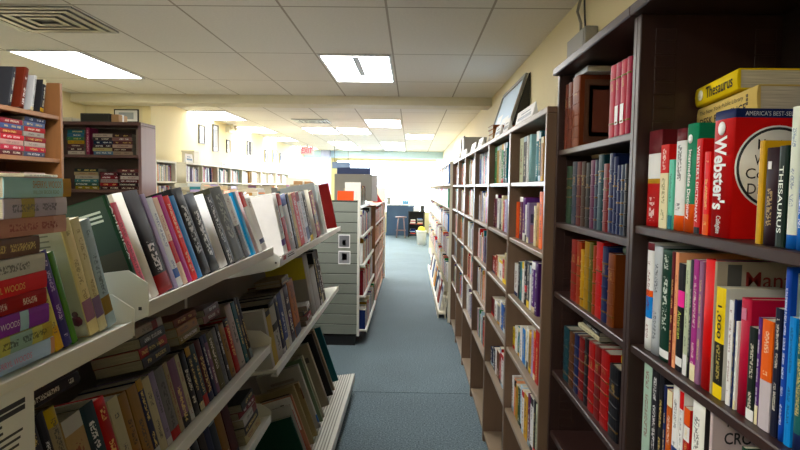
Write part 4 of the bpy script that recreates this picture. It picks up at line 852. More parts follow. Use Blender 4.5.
# ------------------------------------------------------------------ wooden bookcase and mahogany bookcase beyond the gondola
def side_case(name, label, org, rz, wid, dep, ztop, shelves, mm, group=None, top=True, zpanel=None):
    """bookcase with its open front on local -Y; local x runs along the front from 0"""
    t = thing(name, label, 'bookcase', org, rz, group); w = .022; out, inn, side = mm; zp = zpanel or ztop
    one('side_panel', (0, 0, 0), (w, dep, zp-(.0235 if top else 0)), out, t, .002); one('side_panel', (wid-w, 0, 0), (wid, dep, zp-(.0235 if top else 0)), side, t, .002)
    one('back_panel', (w+.0005, dep-.01, .02), (wid-w-.0005, dep, zp-.024), inn, t, 0)
    if top: one('top_board', (0, -.004, ztop-.023), (wid, dep, ztop), out, t, .002)
    for z in shelves: one('shelf', (w+.0005, .006, z-.021), (wid-w-.0005, dep-.0105, z), out, t, .002)
    one('kick_board', (w+.0005, .02, 0), (wid-w-.0005, .035, shelves[-1]-.0215), inn, t, 0)
    return t
wy0, wy1 = 1.85, 3.085
side_case('wooden_bookcase', 'honey wood bookcase of stacked paperbacks, cut by the photo edge beyond the gondola', (-1.80, wy0, 0), R(90), wy1-wy0, .30, 2.175, [2.008, 1.79, 1.572, 1.35, 1.10, .85, .6, .35, .1], (M['pine'], M['pine_in'], M['pine']), top=False, zpanel=2.175)
side_case('mahogany_bookcase', 'dark mahogany bookcase of stacked paperbacks with plain side panel, facing the camera', (-2.86, 4.20, 0), 0, .96, .24, 2.097, [1.868, 1.622, 1.37, 1.12, .87, .6, .35, .1], (M['mahog'], M['mahog_in'], M['mahog_side']))
DIM[0] = .7
gw = 'paperbacks in the honey wood bookcase'; XW = -1.825
def wood_pile(yr, z0, cols, place, h=.16):
    n = len(cols); items = []
    for i, (c, nm) in enumerate(cols):
        items.append((.0225, h, .12, c, 'paper', f"{nm} paperback, {ORD[i]} from the bottom of the {place}", 0, (-.006, .004, 0, .007)[i % 4], {}))
    lay_left(XW, yr, z0+.001, items, gw)
wood_pile(2.97, 1.79, [('4a4f68', 'slate-blue'), ('b83a4a', 'rose red'), ('c9b8b0', 'pale pink'), ('8a1c30', 'crimson'), ('b0a8a0', 'grey'), ('a82838', 'red'), ('5a6a90', 'dull blue'), ('2c3a60', 'navy')], 'side-panel pile in the honey wood case')
wood_pile(2.80, 1.79, [('5a2028', 'maroon'), ('c04858', 'pinkish red'), ('d0a8a0', 'pale salmon'), ('c83848', 'bright red'), ('9a2030', 'deep red'), ('485a88', 'denim blue'), ('8a2838', 'wine red')], 'inner pile, honey wood case')
lean_left(XW, 1.788, 2.545, [(2.565, 1.95, 'crimson', 'paper'), (2.585, 1.955, 'magenta', 'paper', {'label': 'dark pink upright paperback in the honey wood case'}), (2.603, 1.95, 'dark red', 'paper'), (2.622, 1.945, 'crimson', 'paper')], 'upright reds in the honey wood case', gw, 0)
wood_pile(2.53, 1.79, [('2c4a6a', 'blue'), ('3a3a5a', 'indigo'), ('8a4a50', 'dusty red'), ('5a6a6a', 'grey-green'), ('4a3a4a', 'plum grey'), ('3a4a60', 'steel blue')], 'photo-edge pile, honey wood case')
wood_pile(2.96, 1.572, [('8a8a90', 'grey'), ('7a2a30', 'brick red'), ('b8c0cc', 'pale blue'), ('d8c8c0', 'cream-pink'), ('9a5a5a', 'rosy brown'), ('c8b0a8', 'pinkish grey')], 'lower side-panel pile, honey wood case')
wood_pile(2.77, 1.572, [('7a3a40', 'wine'), ('a04048', 'dull red'), ('c9b0a4', 'beige pink'), ('8a2a38', 'dark rose'), ('d4cfc8', 'off-white'), ('7a4a48', 'brownish red')], 'lower inner pile, honey wood case')
gl = 'glossy books leaning on top of the honey wood bookcase'
lean_left(XW+.01, 2.006, 2.52, [(2.55, 2.17, '2a2a2e', 'hard', {'lean': 12, 'label': 'black glossy book leaning at the photo edge on top of the honey wood case'}), (2.60, 2.19, 'b9bcc0', 'hard', {'lean': 12, 'label': 'silver glossy book leaning on top of the honey wood case'}), (2.72, 2.18, '3a3b40', 'hard', {'lean': -14, 'y0': 2.69, 't': .02, 'label': 'charcoal book tilted the other way on top of the honey wood case'}),
    (2.80, 2.19, '6e3428', 'hard', {'lean': -14, 'y0': 2.77, 't': .03, 'label': 'rust red book on top of the honey wood case'}), (2.86, 2.17, 'd0d2d4', 'hard', {'lean': -12, 'y0': 2.85, 't': .02, 'label': 'pale silver book leaning near the side panel on top of the honey wood case'}), (2.93, 2.16, '2e2e32', 'hard', {'lean': -12, 'y0': 2.925, 't': .025, 'label': 'black book leaning nearest the side panel on top of the honey wood case'})], '', gl, 0)
gm = 'paperbacks in the mahogany bookcase'; YM = 4.225
def mah_pile(xr, z0, cols, place, h=.15):
    z = z0+.001
    for i, (c, nm) in enumerate(cols):
        book(.0235, h, .12, c, (xr+(.004, -.003, 0)[i % 3], YM, z), 0, f"{nm} paperback, {ORD[i]} from the bottom of the {place}", gm, 'paper', ry=R(-90), inks=autoink(c, rnd)); z += .0247
def P4(px): return (px-411)*4.2/600+.012
mah_pile(P4(78), 1.868, [('c8c0b8', 'off-white'), ('4a3438', 'dark plum'), ('5a3a3c', 'brown'), ('b8983c', 'ochre'), ('4a7a5c', 'green'), ('3c6a8a', 'blue'), ('2c6a74', 'teal')], 'upper outer pile in the mahogany case', .12)
book(.026, .19, .12, '8a3a58', (P4(80), YM, 1.869), 0, 'rose-purple paperback standing upright between two piles in the mahogany case', gm, inks=[(.1, .9, 'd8b8c0')])
mah_pile(P4(107), 1.868, [('5a7a98', 'dull blue'), ('b8b088', 'khaki'), ('3a2c34', 'dark brown'), ('1c2c48', 'navy'), ('3c3438', 'charcoal'), ('c0b4ac', 'pale grey')], 'upper middle pile in the mahogany case', .14)
mah_pile(P4(127), 1.868, [('a89888', 'beige'), ('4a3030', 'dark brown'), ('c0a89c', 'pinkish beige'), ('5a3438', 'wine'), ('8a6a68', 'dusty pink'), ('3c2a2c', 'black-brown')], 'upper inner pile in the mahogany case', .14)
book(.024, .18, .12, '9a8a84', (P4(131), YM, 1.869), 0, 'grey-beige paperback standing upright beside the side panel in the mahogany case', gm)
mah_pile(P4(92), 1.622, [('8a7c34', 'olive'), ('3a5a50', 'dark green'), ('4a7a80', 'teal'), ('b8b0a4', 'off-white'), ('a89a80', 'tan'), ('2c3434', 'black-green')], 'lower outer pile in the mahogany case', .17)
mah_pile(P4(114), 1.622, [('3a1c20', 'maroon'), ('8a2430', 'bright red'), ('9a9490', 'grey'), ('7a2a34', 'rose'), ('5a2a30', 'wine')], 'lower middle pile in the mahogany case', .14)
mah_pile(P4(133), 1.622, [('4a2a2c', 'brown'), ('2a1c20', 'black'), ('5a2428', 'red-brown'), ('c9c0b8', 'white'), ('4a3034', 'dark plum'), ('6a4040', 'dull red')], 'lower inner pile in the mahogany case', .15)
DIM[0] = 1.0
def small_box(name, label, cat, a, b, mt, parts=()):
    q = MB(); q.box(a, b, mt, .003); o = tag(q.build(name), label, cat)
    for nm, c, d, m2 in parts: one(nm, c, d, m2, o, .001)
    return o
small_box('stereo_box', 'low black box lying on top of the mahogany bookcase', 'box', (-2.34, 4.22, 2.0975), (-2.13, 4.40, 2.158), M['dark_metal'], [('front_plate', (-2.33, 4.2185, 2.105), (-2.14, 4.2198, 2.15), M['black_frame'])])
small_box('paper_bundle', 'small tan bundle beside the black box on the mahogany bookcase', 'bundle', (-2.125, 4.23, 2.0975), (-2.07, 4.36, 2.153), M['kraft'], [('band', (-2.128, 4.28, 2.0977), (-2.067, 4.30, 2.1555), M['card_white'])])
small_box('flat_box', 'flat pale box lying on the mahogany bookcase next to the honey wood case', 'box', (-2.68, 4.22, 2.0975), (-2.40, 4.40, 2.125), M['cream_case'], [('box_lid', (-2.682, 4.218, 2.112), (-2.398, 4.402, 2.127), M['cream_case'])])

# ------------------------------------------------------------------ white cases along the far wall
t = side_case('white_bookcase', 'narrow white bookcase before the row along the pale wall, by the mahogany case', (-2.78, 6.5, 0), R(90), .56, .34, 1.93, [1.70, 1.45, 1.2, .95, .7, .4, .1], (M['cream_case'],)*3, 'white bookcases along the pale wall')
for k, z in enumerate((1.70, 1.45)): MS.row(R(90), (-2.82, 6.53, z), .5, .16, .2, 290+k, PALE, fill=.95)
for i in range(5):
    y0 = 7.42+i*1.25
    t = side_case('white_bookcase', ['first white bookcase past the beam along the pale wall', 'second white bookcase past the beam along the pale wall', 'third white bookcase past the beam along the pale wall', 'fourth white bookcase past the beam along the pale wall', 'last white bookcase of the row along the pale wall'][i],
                  (-2.80, y0, 0), R(90), 1.24, .34, 1.94, [1.70, 1.45, 1.2, .95, .7, .4, .1], (M['cream_case'],)*3, 'white bookcases along the pale wall')
    one('divider', (.61, .008, 1.7002), (.63, .32, 1.9165), M['cream_case'], t, .001)
    for k, z in enumerate((1.70, 1.45, 1.2)):
        MS.row(R(90), (-2.84, y0+.03, z), .56, .16, .205, 300+i*10+k, PALE, fill=.95); MS.row(R(90), (-2.84, y0+.66, z), .53, .16, .205, 350+i*10+k, PALE, fill=.95)
small_box('cream_box', 'square cream box standing on the first white bookcase', 'box', (-2.98, 7.75, 1.9405), (-2.82, 7.95, 2.10), M['cream_case'], [('box_lid', (-2.984, 7.746, 2.08), (-2.816, 7.954, 2.104), M['cream_case'])])
def tent_sign(name, label, x, y0, y1, z, hgt, face=-1, col='e9eaea', lines=True, edge=None):
    q = MB(); q.prism([(x, z+.0005), (x-face*.03, z+.0005), (x-face*.015, z+hgt)], 1, y0, y1, M['card_white']); o = tag(q.build(name), label, 'sign', 'shelf signs on the bookcases')
    if lines:
        q = MB(); sl = Vector((-face*.015, 0, hgt)).normalized(); n = Vector((face*hgt, 0, .015)).normalized(); m4 = Matrix((sl, Vector((0, 1, 0)), n)).transposed().to_4x4(); m4.translation = (x, 0, z+.0005)
        for a, b, c, d in ((.25, .48, .12, .88), (.6, .7, .2, .7)): q.box((hgt*a, y0+(y1-y0)*c, .0003), (hgt*b, y0+(y1-y0)*d, .0009), flat(edge or '8a94a0'), 0, m4)
        q.build('printed_lines', o)
    return o
tent_sign('shelf_sign', 'blue-edged white sign on the first white bookcase by the beam', -2.81, 7.46, 7.70, 1.94, .11, 1, edge='2f6a9a')
for y0, lb in [(8.9, 'second'), (9.9, 'third'), (11.2, 'fourth')]:
    tent_sign('shelf_sign', f'small white sign standing on the {lb} white bookcase along the pale wall' if lb != 'third' else 'small white sign near the joint after the second white bookcase', -2.81, y0, y0+.18, 1.94, .08, 1)

# low double-sided case in the middle with piles on top
t = thing('low_bookcase', 'long low pale bookcase piled with books behind the gondola', 'bookcase', (-1.95, 8.6, 0))
def lp(nm, a, b, m2): one(nm, (a[0]+1.95, a[1]-8.6, a[2]), (b[0]+1.95, b[1]-8.6, b[2]), m2, t, .002)
lp('top_board', (-2.3, 5.2, 1.50), (-1.6, 12, 1.53), M['cream_case'])
for y in (5.2, 6.9, 8.6, 10.3, 11.97): lp('side_panel', (-2.28, y, 0), (-1.62, y+.03, 1.4995), M['cream_case'])
lp('back_panel', (-1.96, 5.24, .05), (-1.94, 11.96, 1.499), M['cream_case'])
for z in (1.2, .9, .6, .3):
    for k in range(4):
        lp('shelf', (-1.935, 5.2315+1.7*k, z-.02), (-1.63, 6.8985+1.7*k, z), M['cream_case'])
        MS.row(R(90), (-1.66, 5.25+1.7*k, z), 1.6, .17, .24, 500+k+int(z*10), PALE)
r2 = random.Random(9); y = 5.3
while y < 9.4:
    MS.pile(R(90+r2.uniform(-20, 20)), (-1.68, y+.2, 1.531), r2.choice([2, 3, 4, 4, 5]), int(y*100), PALE, h=.2, d=.14); 
    if r2.random() < .8: MS.pile(R(90+r2.uniform(-20, 20)), (-1.95, y+.2, 1.531), r2.choice([3, 4, 5]), int(y*100)+1, PALE, h=.2, d=.14)
    y += r2.uniform(.24, .34)
small_box('cardboard_box', 'light brown cardboard box on the long low bookcase toward the window', 'box', (-1.95, 9.9, 1.5305), (-1.63, 10.2, 1.74), M['kraft'], [('flap', (-1.95, 9.898, 1.74), (-1.79, 10.2, 1.744), M['kraft']), ('tape', (-1.80, 9.8985, 1.60), (-1.77, 9.8998, 1.74), M['card_white'])])
small_box('white_carton', 'white carton on the long low bookcase behind the cardboard box', 'box', (-2.2, 10.5, 1.5305), (-1.75, 10.9, 1.80), M['card_white'], [('flap', (-2.2, 10.5, 1.80), (-1.98, 10.9, 1.804), M['card_white'])])

# ------------------------------------------------------------------ second gondola with slatwall end
ga, gb = 6.22, 7.9
g2t = thing('gondola_shelf', 'second gondola with grey-green slatwall end panel facing the camera', 'shelving', (-.94, 7.2, 0))
def g2p(nm, q): return q.build(nm, g2t, (.94, -7.2, 0))
q = MB(); z = .12
while z < 1.50: q.box((-1.36, ga-.02, z), (-.555, ga-.002, min(z+.1, 1.53)), M['slat'], .003); z += .107
q.box((-1.36, ga-.012, .12), (-.555, ga-.0005, 1.525), M['groove'], 0); g2p('slatwall_panel', q)
q = MB(); q.box((-.554, ga-.022, .1), (-.53, ga+.02, 1.535), M['white_steel'], .002); q.box((-1.385, ga-.022, .1), (-1.361, ga+.02, 1.535), M['white_steel'], .002); g2p('edge_trim', q)
q = MB(); q.box((-1.34, ga-.01, 0), (-.57, gb, .1), M['black_kick'], .002); g2p('kick_plate', q)
q = MB(); q.box((-.96, ga+.03, .1), (-.94, gb, 1.46), M['steel_back'], 0); g2p('back_panel', q)
for z, xf in ((1.46, -.54), (1.15, -.50), (.85, -.485), (.52, -.475), (.16, -.45)):
    q = MB(); q.box((-.939, ga+.022, z-.016), (xf-.004, gb, z), M['white_steel'], .001); q.box((xf-.004, ga+.022, z-.03), (xf, gb, z+.003), M['white_steel'], .001); g2p('shelf', q)
    MS.row(R(90), (xf-.02, ga+(.5 if z > 1.4 else .05), z), gb-ga-(1.05 if z > 1.4 else .1), .18, .27 if z < 1.4 else .22, 700+int(z*100), MIX, dmax=.2, tmin=.02, tmax=.05)
q = MB(); q.box((-1.36, ga+.022, 1.15), (-.961, gb, 1.17), M['white_steel'], .001); q.box((-1.36, ga+.022, .6), (-.961, gb, .62), M['white_steel'], .001); g2p('shelf', q)
def card(name, label, cat, x0, x1, z0, z1, y, mt, inner):
    q = MB(); q.box((x0, y, z0), (x1, y+.003, z1), mt, 0); o = tag(q.build(name), label, cat); q = MB()
    for (a, b, c, d, m2) in inner: q.box((x0+(x1-x0)*a, y-.0008, z0+(z1-z0)*b), (x0+(x1-x0)*c, y-.0001, z0+(z1-z0)*d), m2, 0)
    q.build('printed_picture', o); return o
yy = ga-.026
card('photo_card', 'upper grey photo card hung on the slatwall panel', 'card', -.75, -.63, 1.03, 1.17, yy, M['card_white'], [(.06, .08, .94, .92, flat('6a6c70')), (.35, .2, .65, .6, flat('2a2a2e'))])
card('photo_card', 'lower grey photo card hung on the slatwall panel', 'card', -.75, -.625, .86, 1.0, yy, M['card_white'], [(.06, .08, .94, .92, flat('8a8c90')), (.3, .3, .7, .8, flat('3a3a3e'))])
gt = 'books on top of the second gondola'
def top_book(t, h, d, c, loc, rz, lb, **k): return book(t, h, d, c, loc, rz, lb, gt, **k)
q = MB(); q.box((-.78, ga+.03, 1.464), (-.60, ga+.22, 1.50), M['card_white'], .002); o = tag(q.build('paper_tray'), 'white paper tray at the end of the second gondola under the orange book', 'tray'); one('tray_rim', (-.785, ga+.028, 1.50), (-.595, ga+.225, 1.506), M['white_steel'], o)
top_book(.02, .19, .15, 'e0601c', (-.775, ga+.06, 1.508), 0, 'bright orange book standing at the end of the second gondola', ry=R(90), inks=[]).location = (-.775, ga+.08, 1.508+.02)
G(gt)[0].rotation_euler = (R(-75), 0, 0); G(gt)[0].location = (-.77, ga+.10, 1.51)
o = G(gt)[0]; o.data = book_mesh(.17, .115, .02, 'e0601c')[0]
for ch in list(o.children): bpy.data.objects.remove(ch)
q = MB(); q.box((.001, .0022, .0005), (.169, .0195, .1145), M['pages'], 0); q.build('page_block', o)
o.rotation_euler = (R(-14), 0, 0); o.location = (-.775, ga+.05, 1.509)
for i, (c, lb, x, hh) in enumerate([('e8e8e4', 'white book standing at the aisle corner on top of the second gondola', -.70, .25), ('a05a8a', 'lilac-edged book beside the white one on top of the second gondola', -.675, .24), ('1c1c20', 'black book on top of the second gondola beside the green booklet', -.65, .22), ('3c9a6c', 'green booklet on top of the second gondola at the aisle corner', -.635, .15)]):
    top_book(.02, hh, .17, c, (-.55, ga+.30+.03*i, 1.4635), R(90), lb, ry=-R(8))
# grey display board behind
t = thing('display_board', 'grey display board with navy header standing on top of the second gondola', 'board', (-.68, 7.55, 1.4645))
one('board_panel', (-.29, 0, .0205), (.18, .035, .36), M['grey_plastic'], t, .003); one('edge_post', (.182, -.01, .0205), (.25, .045, .35), nmat('grey_edge_post', 'b6b3b4', .5, .04), t, .003); one('header_panel', (-.26, .005, .3605), (.16, .03, .44), flat('2a3c6c'), t, .003); one('base_foot', (-.20, -.02, 0), (.08, .06, .02), M['dark_metal'], t, .004)
# narrow wooden case by the aisle
t = side_case('narrow_bookcase', 'narrow orange wood bookcase with white end post along the aisle', (-.475, 8.0, 0), R(90), 2.9, .28, 1.42, [1.15, .88, .6, .33, .08], (M['pine'], M['pine_in'], M['card_white']))
one('end_post', (2.901, -.01, 0), (2.96, .28, 1.66), M['cream_case'], t, .002)
for k, z in enumerate((1.15, .88, .6, .33, .08)): MS.row(R(90), (-.50, 8.04, z), 2.8, .17, .22, 800+k, ['brown', 'rust', 'tan', 'crimson', 'black', 'cream', 'brick red', 'orange', 'dark brown'])
q = MB(); q.prism([(-.62, 1.421), (-.46, 1.421), (-.56, 1.58)], 1, 9.6, 9.62, M['red_thing'], .002); o = tag(q.build('red_pennant'), 'red triangular card standing on the narrow orange wood bookcase', 'card'); one('card_foot', (-.60, 9.585, 1.4205), (-.48, 9.635, 1.424), M['red_thing'], o)

# ------------------------------------------------------------------ far white cases along the right wall, racks below
for i in range(5):
    y0 = 7.35+i*1.6
    t = side_case('white_bookcase', ['white bookcase right after the brown row on the aisle', 'second white bookcase after the brown row on the aisle', 'third white bookcase after the brown row on the aisle', 'fourth white bookcase after the brown row on the aisle', 'last white bookcase on the aisle near the window'][i], (.47, y0+1.585, 0), R(-90), 1.58, .34, 1.99, [1.72, 1.42, 1.12, .82, .5, .12], (M['cream_case'],)*3, 'white bookcases on the aisle')
    for k, z in enumerate((1.72, 1.42, 1.12, .82, .5)): MS.row(R(-90), (.455, y0+1.55, z), 1.5, .17, .24, 900+i*10+k, MIX, dmax=.2)
g8 = 'face-out books leaning on the floor ledge'
led = thing('floor_ledge', 'low cream ledge with face-out books at the foot of the white aisle cases', 'ledge', (.42, 9.9, 0)); one('ledge_board', (-.05, -2.3, .05), (.03, 2.3, .075), M['cream_case'], led); one('ledge_front', (-.06, -2.3, 0), (-.05, 2.3, .10), M['cream_case'], led); one('ledge_back', (.03, -2.3, 0), (.042, 2.3, .2), M['cream_case'], led)
for i, (c, nm) in enumerate([('d8dce4', 'pale blue-white'), ('8a3a2c', 'red-brown'), ('f0f0f0', 'white'), ('2c3a4a', 'dark slate'), ('d89a5a', 'orange-tan'), ('e8e4dc', 'cream'), ('3a5a8a', 'blue'), ('f2f2ee', 'plain white'), ('5a3a3a', 'brown')]):
    y = 7.75+i*.46
    o = book(.28, .33, .015, c, (.375, y+.3, .0765), R(-90), f"{nm} face-out book, {ORD[i]} along the floor ledge by the white aisle cases", g8, 'paper', rx=R(-8), inks=[], zones=[(.7, .9, 'white' if i % 2 else 'navy')], pages=False, name='magazine'); o.rotation_euler = (0, 0, 0)
    o.matrix_world = Matrix.Translation((.385, y+.3, .0765)) @ Matrix.Rotation(R(-90), 4, 'Z') @ Matrix.Rotation(R(-9), 4, 'X')
    q = MB(); q.box((.002, .003, .002), (.278, .0145, .328), M['pages'], 0); q.build('page_block', o)

# things on top of the cases on the right
q = MB(); q.box((.60, 7.0, zBt+.0005), (.86, 7.22, zBt+.28), M['grey_plastic'], .006); o = tag(q.build('grey_box'), 'grey box standing on the last brown bookcase', 'box'); one('box_lid', (.597, 6.997, zBt+.25), (.863, 7.223, zBt+.284), M['grey_plastic'], o); one('front_slot', (.5985, 7.05, zBt+.12), (.5998, 7.17, zBt+.14), M['dark_metal'], o)
SG = [(2.57, 3.0, .065, 'long white shelf sign with pale print on the first brown bookcase'), (3.22, 3.40, .075, 'white tent sign at the near end of the second brown bookcase'), (3.52, 3.74, .07, 'white tent sign at the far end of the second brown bookcase'), (4.42, 4.70, .07, 'white tent sign on the third brown bookcase past the stacked books'), (4.9, 5.25, .07, 'white tent sign on the fourth brown bookcase under the picture'), (5.75, 6.15, .07, 'white tent sign on the fifth brown bookcase'), (6.5, 6.85, .07, 'white tent sign on the last brown bookcase before the grey box')]
for a, b, h_, l in SG: tent_sign('shelf_sign', l, .505, a, b, zBt, h_)
gk = 'old brown books stacked on the brown bookcases'
z = zBt+.001
for i, (c, nm, t_) in enumerate([('8a5a3c', 'brown', .034), ('b08a62', 'light tan', .036), ('9a6a44', 'tan', .03), ('7a4a30', 'dark tan', .028)]):
    book(t_, .16, .2, c, (.715, 4.18, z), R(1.5*(i-1)), f"{nm} hardcover, {ORD[i]} from the bottom of the stack on the third brown bookcase", gk, 'hard', ry=R(-90)); z += t_+.0012
book(.03, .12, .1, '7a4a2c', (.66, 3.62, zBt+.0008), R(-60), 'small brown hardcover standing on the second brown bookcase between signs', gk, 'hard')
# leaning framed picture
px_, pz_ = Vector((.70, 0, zBt+.001)), Vector((.878, 0, 2.55)); up_ = (pz_-px_); Lp = up_.length; up_.normalize(); nn = Vector((-up_.z, 0, up_.x))
Mx = Matrix((Vector((0, 1, 0)), up_, nn)).transposed().to_4x4(); Mx.translation = (px_.x, 4.66, px_.z)      # local x along the wall, y up the picture, z outward
o = thing('framed_picture', 'large framed picture in pale blue leaning against the wall above the brown bookcases', 'picture', (0, 0, 0)); Wp = 1.14
def lpic(nm, boxes):
    q = MB()
    for a, b, m2 in boxes: q.box(a, b, m2, .001, Mx)
    return q.build(nm, o)
lpic('frame', [((0, 0, 0), (Wp, .03, .02), M['grey_plastic']), ((0, Lp-.03, 0), (Wp, Lp, .02), M['grey_plastic']), ((0, .03, 0), (.03, Lp-.03, .02), M['grey_plastic']), ((Wp-.03, .03, 0), (Wp, Lp-.03, .02), M['grey_plastic'])])
lpic('print', [((.03, .03, .004), (Wp-.03, Lp-.03, .008), flat('c6dcf0', .6)), ((.03, .03, .008), (Wp-.03, .17, .0085), flat('a6c0d6', .6)), ((.25, .10, .0085), (.62, .30, .009), flat('e6ecf0', .6)), ((.70, .10, .0085), (1.0, .36, .009), flat('eef2f5', .6)), ((.78, .14, .009), (.84, .28, .0093), flat('7f98b2', .6)), ((.32, .14, .009), (.40, .24, .0093), flat('7f98b2', .6))])
q = MB(); q.prism([(px_.x+.01, px_.z), (.895, px_.z), (.895, 2.56), (pz_.x+.005, 2.55)], 1, 4.66, 4.672, M['black_frame']); q.build('black_side_filler', o)  # black triangle filling the gap between picture and wall
q = MB(); q.box((.835, 3.0, 2.33), (.8995, 3.34, 2.47), M['grey_plastic'], .004); o = tag(q.build('junction_box'), 'grey junction box on the yellow wall above the dark bookcase', 'box'); q = MB(); q.tube([(.885, 3.25, 2.468), (.885, 3.26, 2.55), (.875, 3.30, 2.62), (.888, 3.28, 2.698)], .008, M['grey_plastic']); q.tube([(.89, 3.18, 2.468), (.888, 3.2, 2.56), (.892, 3.24, 2.698)], .005, M['dark_metal']); q.build('cable', o); one('cover_plate', (.832, 3.02, 2.345), (.835, 3.32, 2.455), M['grey_plastic'], o)

# ------------------------------------------------------------------ walls: frames, exit sign, lights, vents
def frame_on(wall, y0, y1, z0, z1, label, art, face=1, colr='black_frame', name='picture_frame'):
    q = MB(); x = wall; w = .018
    for a, b, c, d in ((y0, y1, z0, z0+w), (y0, y1, z1-w, z1), (y0, y0+w, z0+w, z1-w), (y1-w, y1, z0+w, z1-w)): q.box((x+face*.001, a, c), (x+face*.022, b, d), M[colr], .001)
    o = tag(q.build(name), label, 'picture', 'frames on the pale wall'); q = MB(); q.box((x+face*.001, y0+w, z0+w), (x+face*.008, y1-w, z1-w), flat('f2f2ee'), 0); q.box((x+face*.008, y0+w*3, z0+w*4), (x+face*.009, y1-w*3, z1-w*4), flat(art), 0); q.build('print', o); return o
for (xa, xb, ya, yb, lb, art) in [(198, 204, 125, 144, 'first small black-framed print on the pale wall past the beam', '9aa0a4'), (212, 217.5, 124, 152, 'tall narrow framed print on the pale wall beside the emergency light', '8a9098'), (226, 229.5, 140, 153, 'small framed print low on the pale wall after the tall narrow one', 'b0a890'), (246.5, 248.7, 141, 155, 'slim framed print, nearer of a close pair on the pale wall', '6a7078'), (249.6, 251.4, 142, 155, 'slim framed print, farther of a close pair on the pale wall', '7a8088'), (264.5, 266.8, 150, 162, 'narrow framed print far along the pale wall before the wide blue one', '8a94a0'), (272.5, 276.5, 150, 163, 'wide framed blue print far along the pale wall', '4a6a9a'), (279.5, 281.5, 153, 163, 'last framed print along the pale wall', '6a7a9a')]:
    ca, cb = hit(xa, ya, 0, XLF), hit(xb, yb, 0, XLF); zt_, zb_ = hit((xa+xb)/2, ya, 0, XLF).z, hit((xa+xb)/2, yb, 0, XLF).z
    frame_on(XLF, ca.y, max(cb.y, ca.y+.12), zb_, min(zt_, 2.62), lb, art)
q = MB(); q.box((-3.60, 7.235, 2.40), (-3.30, 7.2495, 2.56), M['black_frame'], .001); o = tag(q.build('picture_frame'), 'framed grey print on the yellow return wall above the mahogany bookcase', 'picture', 'frames on the pale wall'); q = MB(); q.box((-3.585, 7.232, 2.415), (-3.315, 7.2348, 2.545), flat('e0e2e0'), 0); q.box((-3.54, 7.231, 2.44), (-3.36, 7.2319, 2.52), flat('9aa2a8'), 0); q.build('print', o)
o = frame_on(XR, 10.3, 10.9, 2.30, 2.55, 'dark framed notice on the yellow aisle wall past the brown bookcases', '5a5a5a', -1)
t = thing('emergency_light', 'twin-headed emergency light high on the pale wall', 'light', (XLF, 10.3, 2.55)); one('housing', (.0005, -.14, 0), (.07, .14, .1), M['cream_case'], t, .006)
for s in (-.1, .1):
    q = MB(); q.lathe([(0, 0), (.03, 0), (.05, .05), (.048, .055), (0, .05)], M['cream_case'], 16, Matrix.Translation((.07, s, .08)) @ Matrix.Rotation(R(70), 4, 'Y')); l_ = q.build('lamp_head', t)
t = thing('exit_sign', 'red EXIT sign hanging from the ceiling near the window side', 'sign', (-2.62, 15.0, 2.45)); one('sign_body', (-.16, 0, 0), (.16, .04, .19), flat('f0c8d0'), t, .004); one('mount', (-.03, .01, .19), (.03, .03, .2495), M['trim'], t)
M['exit'] = emis('exit_letter_glow', (1, .08, .12), 2.2); text_mesh('EXIT', M['exit'], 'sign_lettering', t, (0, -.002, .095), (1, 0, 0), (0, 0, 1), .26, .13, .02)
def vent(cx, cy, s, label, rx=1.0):
    t = thing('ceiling_vent', label, 'vent', (cx, cy, ZC), 0, 'ceiling air diffusers'); q = MB()
    def ring(o_, i_, z0, z1, mt):
        for a, b, c, d in ((-o_, -o_, o_, -i_), (-o_, i_, o_, o_), (-o_, -i_, -i_, i_), (i_, -i_, o_, i_)): q.box((a*rx, b, z0), (c*rx, d, z1), mt, 0)
    ring(s, s-.03, -.012, -.0005, M['metal']); q.build('frame', t); q = MB()
    q.box((-(s-.03)*rx, -(s-.03), -.003), ((s-.03)*rx, s-.03, -.0005), M['dark_metal'], 0)
    k = s-.05
    while k > .04: ring(k, k-.036, -.016, -.004, M['metal']); k -= .07
    q.build('louvre', t)
vent(-2.33, 3.84, .29, 'square metal air diffuser in the ceiling above the honey wood bookcase', 1.1)
vent(-1.6, 9.6, .28, 'metal air diffuser in the ceiling past the beam')
struct(one('trim_3', (-2.62, 17.3, 0), (-2.36, 17.55, ZC), nmat('blue_grey_column', '8a94b8', .6, .05), bev=.005))

# ------------------------------------------------------------------ far end of the aisle
t = thing('service_counter', 'blue painted counter at the far end of the aisle', 'counter', (-.3, 20.6, 0)); one('front_panel', (-.55, 0, 0), (.42, .03, 1.04), M['denim'], t, .003); one('counter_top', (-.58, -.03, 1.0405), (.45, .6, 1.075), M['card_white'], t, .004); one('side_panel', (-.55, .0305, 0), (-.52, .58, 1.04), M['denim'], t, .003)
t = thing('wooden_stool', 'wooden stool standing before the blue counter', 'stool', (-.33, 19.7, 0))
q = MB(); q.lathe([(0, .66), (.17, .66), (.185, .675), (.18, .70), (0, .70)], M['mahog_side'], 20); q.build('seat', t)
for a in range(4):
    c_, s_ = math.cos(R(45+90*a)), math.sin(R(45+90*a)); q = MB(); q.tube([(c_*.12, s_*.12, .66), (c_*.2, s_*.2, 0)], .018, M['mahog_side']); q.build('leg', t)
q = MB(); q.tube([(.16*math.cos(R(i*15)), .16*math.sin(R(i*15)), .25) for i in range(25)], .01, M['mahog_side']); q.build('foot_ring', t)
t = thing('dark_shelf_unit', 'low black shelf unit of odds and ends beside the blue counter', 'shelf', (.17, 19.9, 0))
